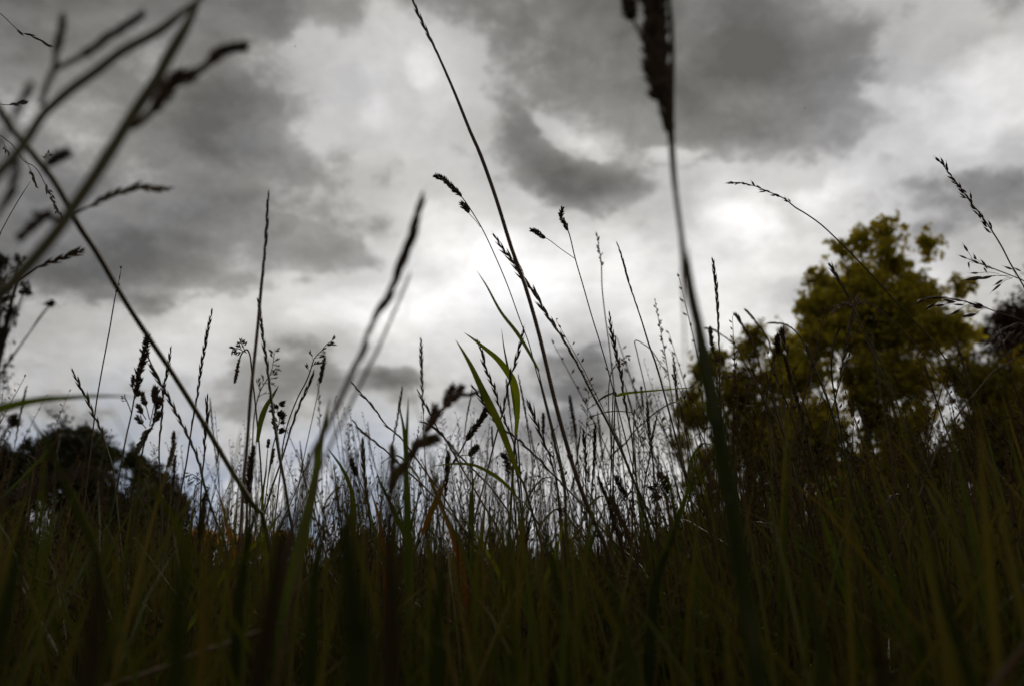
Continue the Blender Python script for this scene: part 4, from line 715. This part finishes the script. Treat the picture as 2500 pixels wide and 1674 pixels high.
# ------------------------------------------------------------------ countable stalks scattered in the meadow
rnd = random.Random(5)
def template(kind, h):
    lean = rnd.uniform(-.10, .10)
    pts = [Vector((lean * (1 - t) ** 2 * 1.6 * h * (1 if kind != 'nod' else 2), rnd.uniform(-.01, .01), h * (1 - t))) for t in (0, .12, .3, .55, .8, 1)]
    if kind == 'nod': pts[0] = pts[1] + Vector((.05, .0, -.015))
    sm = smooth_path(pts, 26); S = arc(sm); o = empty('grass_stalk', (0, 0, 0))
    st = MB(); st.tube(sm, [.0005 + .0011 * (s / S[-1]) ** .6 for s in S], n=5)
    st.build('stem', M_stemr if kind in ('pan', 'nod') else M_stem, o); hd = MB()
    if kind == 'spike': head_spike(hd, sm, S, h * .2, .0078, gap=1.15, ang=.22)
    elif kind == 'wavy': head_spike(hd, sm, S, h * .28, .0066, gap=1.6, ang=.16)
    elif kind == 'cock': head_dense(hd, sm, S, .055, .009, lump=.6, gl=.6)
    elif kind == 'cigar': head_dense(hd, sm, S, .055, .0058, lump=.06, gl=.6)
    elif kind == 'pan': head_panicle(hd, sm, S, .14, .034, nb=17, k=5, sl=.17, openness=.8)
    elif kind == 'nod': head_panicle(hd, sm, S, .13, .03, nb=15, k=5, sl=.2, openness=.5, droop=.5)
    elif kind == 'narrow': head_panicle(hd, sm, S, .13, .012, nb=20, k=4, sl=.45, openness=.3)
    hd.build('seed_head', {'pan': M_headp, 'nod': M_head, 'narrow': M_head, 'cigar': M_headd}.get(kind, M_headd if rnd.random() < .4 else M_head), o)
    for q in range(2 if kind in ('spike', 'cock') else 1):
        z = h * rnd.uniform(.3, .6); b = MB(); sg = rnd.choice((-1, 1)); L = rnd.uniform(.1, .2)
        p0 = along(sm, S, S[-1] - z)[0]
        b.blade(smooth_path([p0 + Vector((sg * L * .6, .02, L * .5)), p0 + Vector((sg * L * .32, .01, L * .55)), p0 + Vector((sg * L * .08, 0, L * .28)), p0], 12), .005, twist=.4); b.build('leaf', M_leaf, o)
    return o
KIND = {'spike': 'jointed spike', 'wavy': 'long wavy spike', 'cock': 'lumpy tufted head', 'cigar': 'smooth cigar shaped head', 'pan': 'open airy panicle', 'nod': 'nodding feathery panicle', 'narrow': 'narrow feathery head'}
temps = []
for k in ('spike', 'spike', 'wavy', 'wavy', 'cock', 'cigar', 'pan', 'pan', 'pan', 'nod', 'narrow', 'narrow'):
    temps.append((k, template(k, .8)))
ZONES = [(-.6, -.44, 'before the round bush, left half'), (-.44, -.31, 'before the round bush, right half'), (-.31, -.2, 'over the far yellow trees'), (-.2, -.1, 'between the blurred spike and needle blades'), (-.1, -.02, 'under the bent brown tuft'),
         (-.02, .06, 'under the central grey cloud, left part'), (.06, .13, 'under the central grey cloud, right part'), (.13, .21, 'below the level yellow green leaf'), (.21, .31, 'before the yellowish tree'), (.31, .42, 'before the tallest tree, left part'), (.42, .5, 'before the tallest tree, right part'), (.5, .62, 'before the dark green right tree')]
rows = []
for i in range(178):
    tk, tm = temps[i % len(temps)] if i >= len(temps) else temps[i]
    a = rnd.uniform(-.58, .58)
    if rnd.random() < .55: a = rnd.uniform(-.25, .25)
    d = 1.6 + 2.9 * rnd.random() ** 1.2
    h = rnd.uniform(.55, .80) + (.08 if a < 0 and rnd.random() < .3 else 0) + (.12 if a > .2 else 0)
    rows.append([tk, tm, a, d, h, i])
ORD = ['leftmost', 'second from the left', 'third from the left', 'fourth from the left', 'fifth from the left', 'sixth from the left', 'seventh from the left', 'eighth from the left', 'ninth from the left', 'tenth from the left', 'eleventh from the left', 'twelfth from the left']
for zi, (a0, a1, zn) in enumerate(ZONES):
    for kk in KIND:
        sel = sorted([r for r in rows if r[0] == kk and a0 <= r[2] < a1], key=lambda r: r[2])
        for j, r in enumerate(sel):
            pre = '' if len(sel) == 1 else (ORD[j] if j < len(ORD) else 'rightmost') + ' '
            r.append(('%s %s %s' % (pre + 'thin', KIND[kk], zn)).strip())
def copy_tree(o):
    c = o.copy(); col.objects.link(c)
    for ch in o.children:
        d = ch.copy(); col.objects.link(d); d.parent = c
    return c
used = set()
for r in rows:
    tk, tm, a, d, h, i = r[:6]; lb = r[6] if len(r) > 6 else 'thin ' + KIND[tk]
    src = tm.name
    o = tm if src not in used else None
    if o is None: o = copy_tree(tm)
    used.add(src)
    o.location = (math.tan(a) * d, d, ground_z(math.tan(a) * d, d) - .005)
    s = h / .8; o.scale = (s * rnd.choice((-1, 1)) if False else s, s, s)
    tilt = rnd.gauss(-.05 if a > 0 else .0, .09)
    o.rotation_euler = (rnd.gauss(0, .05), tilt, rnd.choice((0, math.pi)) + rnd.gauss(0, .6))
    tag(o, lb, 'grass stalk', 'single stalks standing farther back in the meadow')

# ------------------------------------------------------------------ the uncountable grass
def field(n, rmin, rmax, amax, hmin, hmax, wmin, wmax, seed, lean=.25, pw=1.0, hfall=None, yaw0=0.0):
    g = np.random.default_rng(seed)
    r = (rmin ** pw + (rmax ** pw - rmin ** pw) * g.random(n)) ** (1 / pw); a = g.uniform(-amax, amax, n) + yaw0
    x = np.sin(a) * r; y = np.cos(a) * r
    # loose tussocks
    cx = g.normal(0, .05, n) * np.sqrt(r); x += cx; y += g.normal(0, .05, n) * np.sqrt(r)
    h = hmin + (hmax - hmin) * g.random(n) ** .8
    if hfall is not None: h = np.minimum(h, hfall(r, np.arctan2(x, y)) * g.uniform(.85, 1.08, n))
    w = g.uniform(wmin, wmax, n); th = g.uniform(0, 2 * np.pi, n); la = np.abs(g.normal(0, lean, n)) * h; dr = g.uniform(0, 2 * np.pi, n)
    dx, dy = np.cos(dr) * la, np.sin(dr) * la; dx += -.06 * h * (x > 0)
    ts = np.array([0, .3, .6, .85, 1.0]); ws = np.array([.8, 1.0, .85, .5, .04])
    bend = g.uniform(1.6, 3.0, n)
    V = np.zeros((n, 5, 3, 3)); z0 = np.where(r < 50, .05 * np.sin(x * .31 + 1) * np.sin(y * .23) * np.minimum(1, r * r / 30), 0) - .01
    for i, (t, q) in enumerate(zip(ts, ws)):
        px_ = x + dx * t ** bend; py_ = y + dy * t ** bend; pz = z0 + h * (t - .25 * (la / h) * t ** 3)
        ux, uy = np.cos(th + t * .6), np.sin(th + t * .6)
        for j, sgn in enumerate((-1, 0, 1)):
            V[:, i, j, 0] = px_ + ux * w * .5 * q * sgn - (uy * w * .25 * q if sgn == 0 else 0)
            V[:, i, j, 1] = py_ + uy * w * .5 * q * sgn + (ux * w * .25 * q if sgn == 0 else 0)
            V[:, i, j, 2] = pz
    base = (np.arange(n) * 15)[:, None, None]
    f = np.array([[i * 3 + j, i * 3 + j + 1, i * 3 + j + 4, i * 3 + j + 3] for i in range(4) for j in range(2)])[None]
    F = (base + f).reshape(-1, 4); tt = np.repeat(np.clip(g.beta(.55, .8, n), 0, 1), 15)
    return V.reshape(-1, 3), F, tt
def cap(r, a):
    s = np.clip((a - .15) / .25, 0, 1); l = np.clip((-a - .3) / .2, 0, 1)
    k = .07 * np.sin(a * 23 + r * 1.7) + .06 * np.sin(a * 51 - r * 3.1 + 1) + .03 * np.sin(a * 97 + r) 
    k = k - .09 * ((a > -.36) & (a < -.19))
    return .335 + k + .012 * np.minimum(r, 14) + (.02 + .022 * np.minimum(r, 8)) * s + .03 * l
parts = [field(700, .42, 1.1, 1.0, .22, .46, .0018, .0042, 1, .42, 2, lambda r, a: .31 + .09 * r),
         field(4200, .95, 1.8, .95, .16, .5, .002, .005, 14, .32, 2, cap), field(9000, 1.4, 3.2, .95, .2, .62, .003, .008, 2, .28, 2, cap), field(20000, 3.0, 8, .9, .22, .75, .004, .009, 3, .28, 2, cap),
         field(26000, 8, 30, .85, .3, .75, .008, .018, 4, .3, 1.4, cap), field(12000, 30, 140, .8, .3, .7, .04, .09, 5, .3, 1.2),
         field(1500, .85, 3.0, .75, .42, .68, .0035, .008, 7, .42, 1.5, lambda r, a: cap(r, a) + .05 + .03 * r), field(1500, 1.6, 6.0, .75, .45, .80, .003, .006, 8, .3, 1.5, lambda r, a: cap(r, a) + .10), field(620, .75, 2.0, .75, .38, .60, .006, .0115, 12, .5, 1.5, lambda r, a: cap(r, a) + .04 + .04 * r), field(420, .5, 1.0, .8, .34, .50, .003, .007, 9, .4, 1.5),
         field(2500, .6, 5, 2.1, .2, .5, .003, .008, 6, .3, 2, yaw0=math.pi)]
vs, fs, ts_, off = [], [], [], 0
for v, f, t in parts: vs.append(v); fs.append(f + off); ts_.append(t); off += len(v)
gm = np_mesh('grass', np.concatenate(vs), 4, np.concatenate(ts_), M_grass, faces=np.concatenate(fs)); gm['kind'] = 'stuff'; gm['label'] = 'dense dark green and brown meadow grass'
# distant flowering stems beyond the ones that can be told apart
mm = MB(); r5 = random.Random(9); tint_ = []
for i in range(4200):
    a = r5.uniform(-.8, .8); d = (2.0 + 9 * r5.random() ** 1.5) if i % 5 > 1 else r5.uniform(.85, 2.4); x, y = math.sin(a) * d, math.cos(a) * d
    h = r5.uniform(.42, .76) * (1.15 if a > .22 else 1)
    if -.55 < a < -.33 or a > .3: h *= .86
    if d < 2: h *= .52 + .15 * d + (.13 if a > .22 else 0)
    if -.31 < a < -.19: h *= .88
    l = Vector((r5.gauss(-.07 if a > .1 else 0, .13), r5.gauss(0, .07), 0)) * h
    b0 = Vector((x, y, 0)); wv = r5.uniform(.0010, .0017) * (1 + d * .10)
    pp = [b0 + l * (t * t) + Vector((0, 0, h * t)) for t in (0, .4, .75, .9, 1)]
    n0 = len(mm.v); mm.tube(pp, [wv, wv * .9, wv * .7, wv * .5, wv * .3], n=3, cap=False)
    kd = r5.random() if d > 2.6 else .9; nh = 16 if kd < .55 else 9; hh = r5.uniform(.08, .16); spd = r5.uniform(.012, .03) if kd < .55 else .004
    for k in range(nh):
        u = k / nh; p = b0 + l * ((1 - u * hh / h) ** 2) + Vector((0, 0, h - u * hh))
        o_ = Vector((r5.uniform(-1, 1), r5.uniform(-1, 1), r5.uniform(-.3, .4))) * spd * (.2 + u)
        g_ = r5.uniform(.006, .010); q = p + o_; s_ = g_ * .22
        dv = (Vector((0, 0, 1)) + o_.normalized() * .8).normalized() * g_
        n1_ = len(mm.v); mm.v += [q, q + dv * .5 + Vector((s_, 0, 0)), q + dv * .5 + Vector((-s_ * .5, s_ * .9, 0)), q + dv * .5 + Vector((-s_ * .5, -s_ * .9, 0)), q + dv]
        mm.f += [(n1_, n1_ + 1, n1_ + 2), (n1_, n1_ + 2, n1_ + 3), (n1_, n1_ + 3, n1_ + 1), (n1_ + 4, n1_ + 2, n1_ + 1), (n1_ + 4, n1_ + 3, n1_ + 2), (n1_ + 4, n1_ + 1, n1_ + 3)]
        if kd < .55 and spd > .01:
            mm.v += [p, p + Vector((.0004, 0, .0004)), q]; c0 = len(mm.v) - 3; mm.f.append((c0, c0 + 1, c0 + 2))
    tint_ += [r5.random()] * (len(mm.v) - n0)
ms = mm.build('flowering_grass', M_mass); ms['kind'] = 'stuff'; ms['label'] = 'haze of fine flowering grass stems farther back'
at2 = ms.data.attributes.new('tint', 'FLOAT', 'POINT'); at2.data.foreach_set('value', tint_)
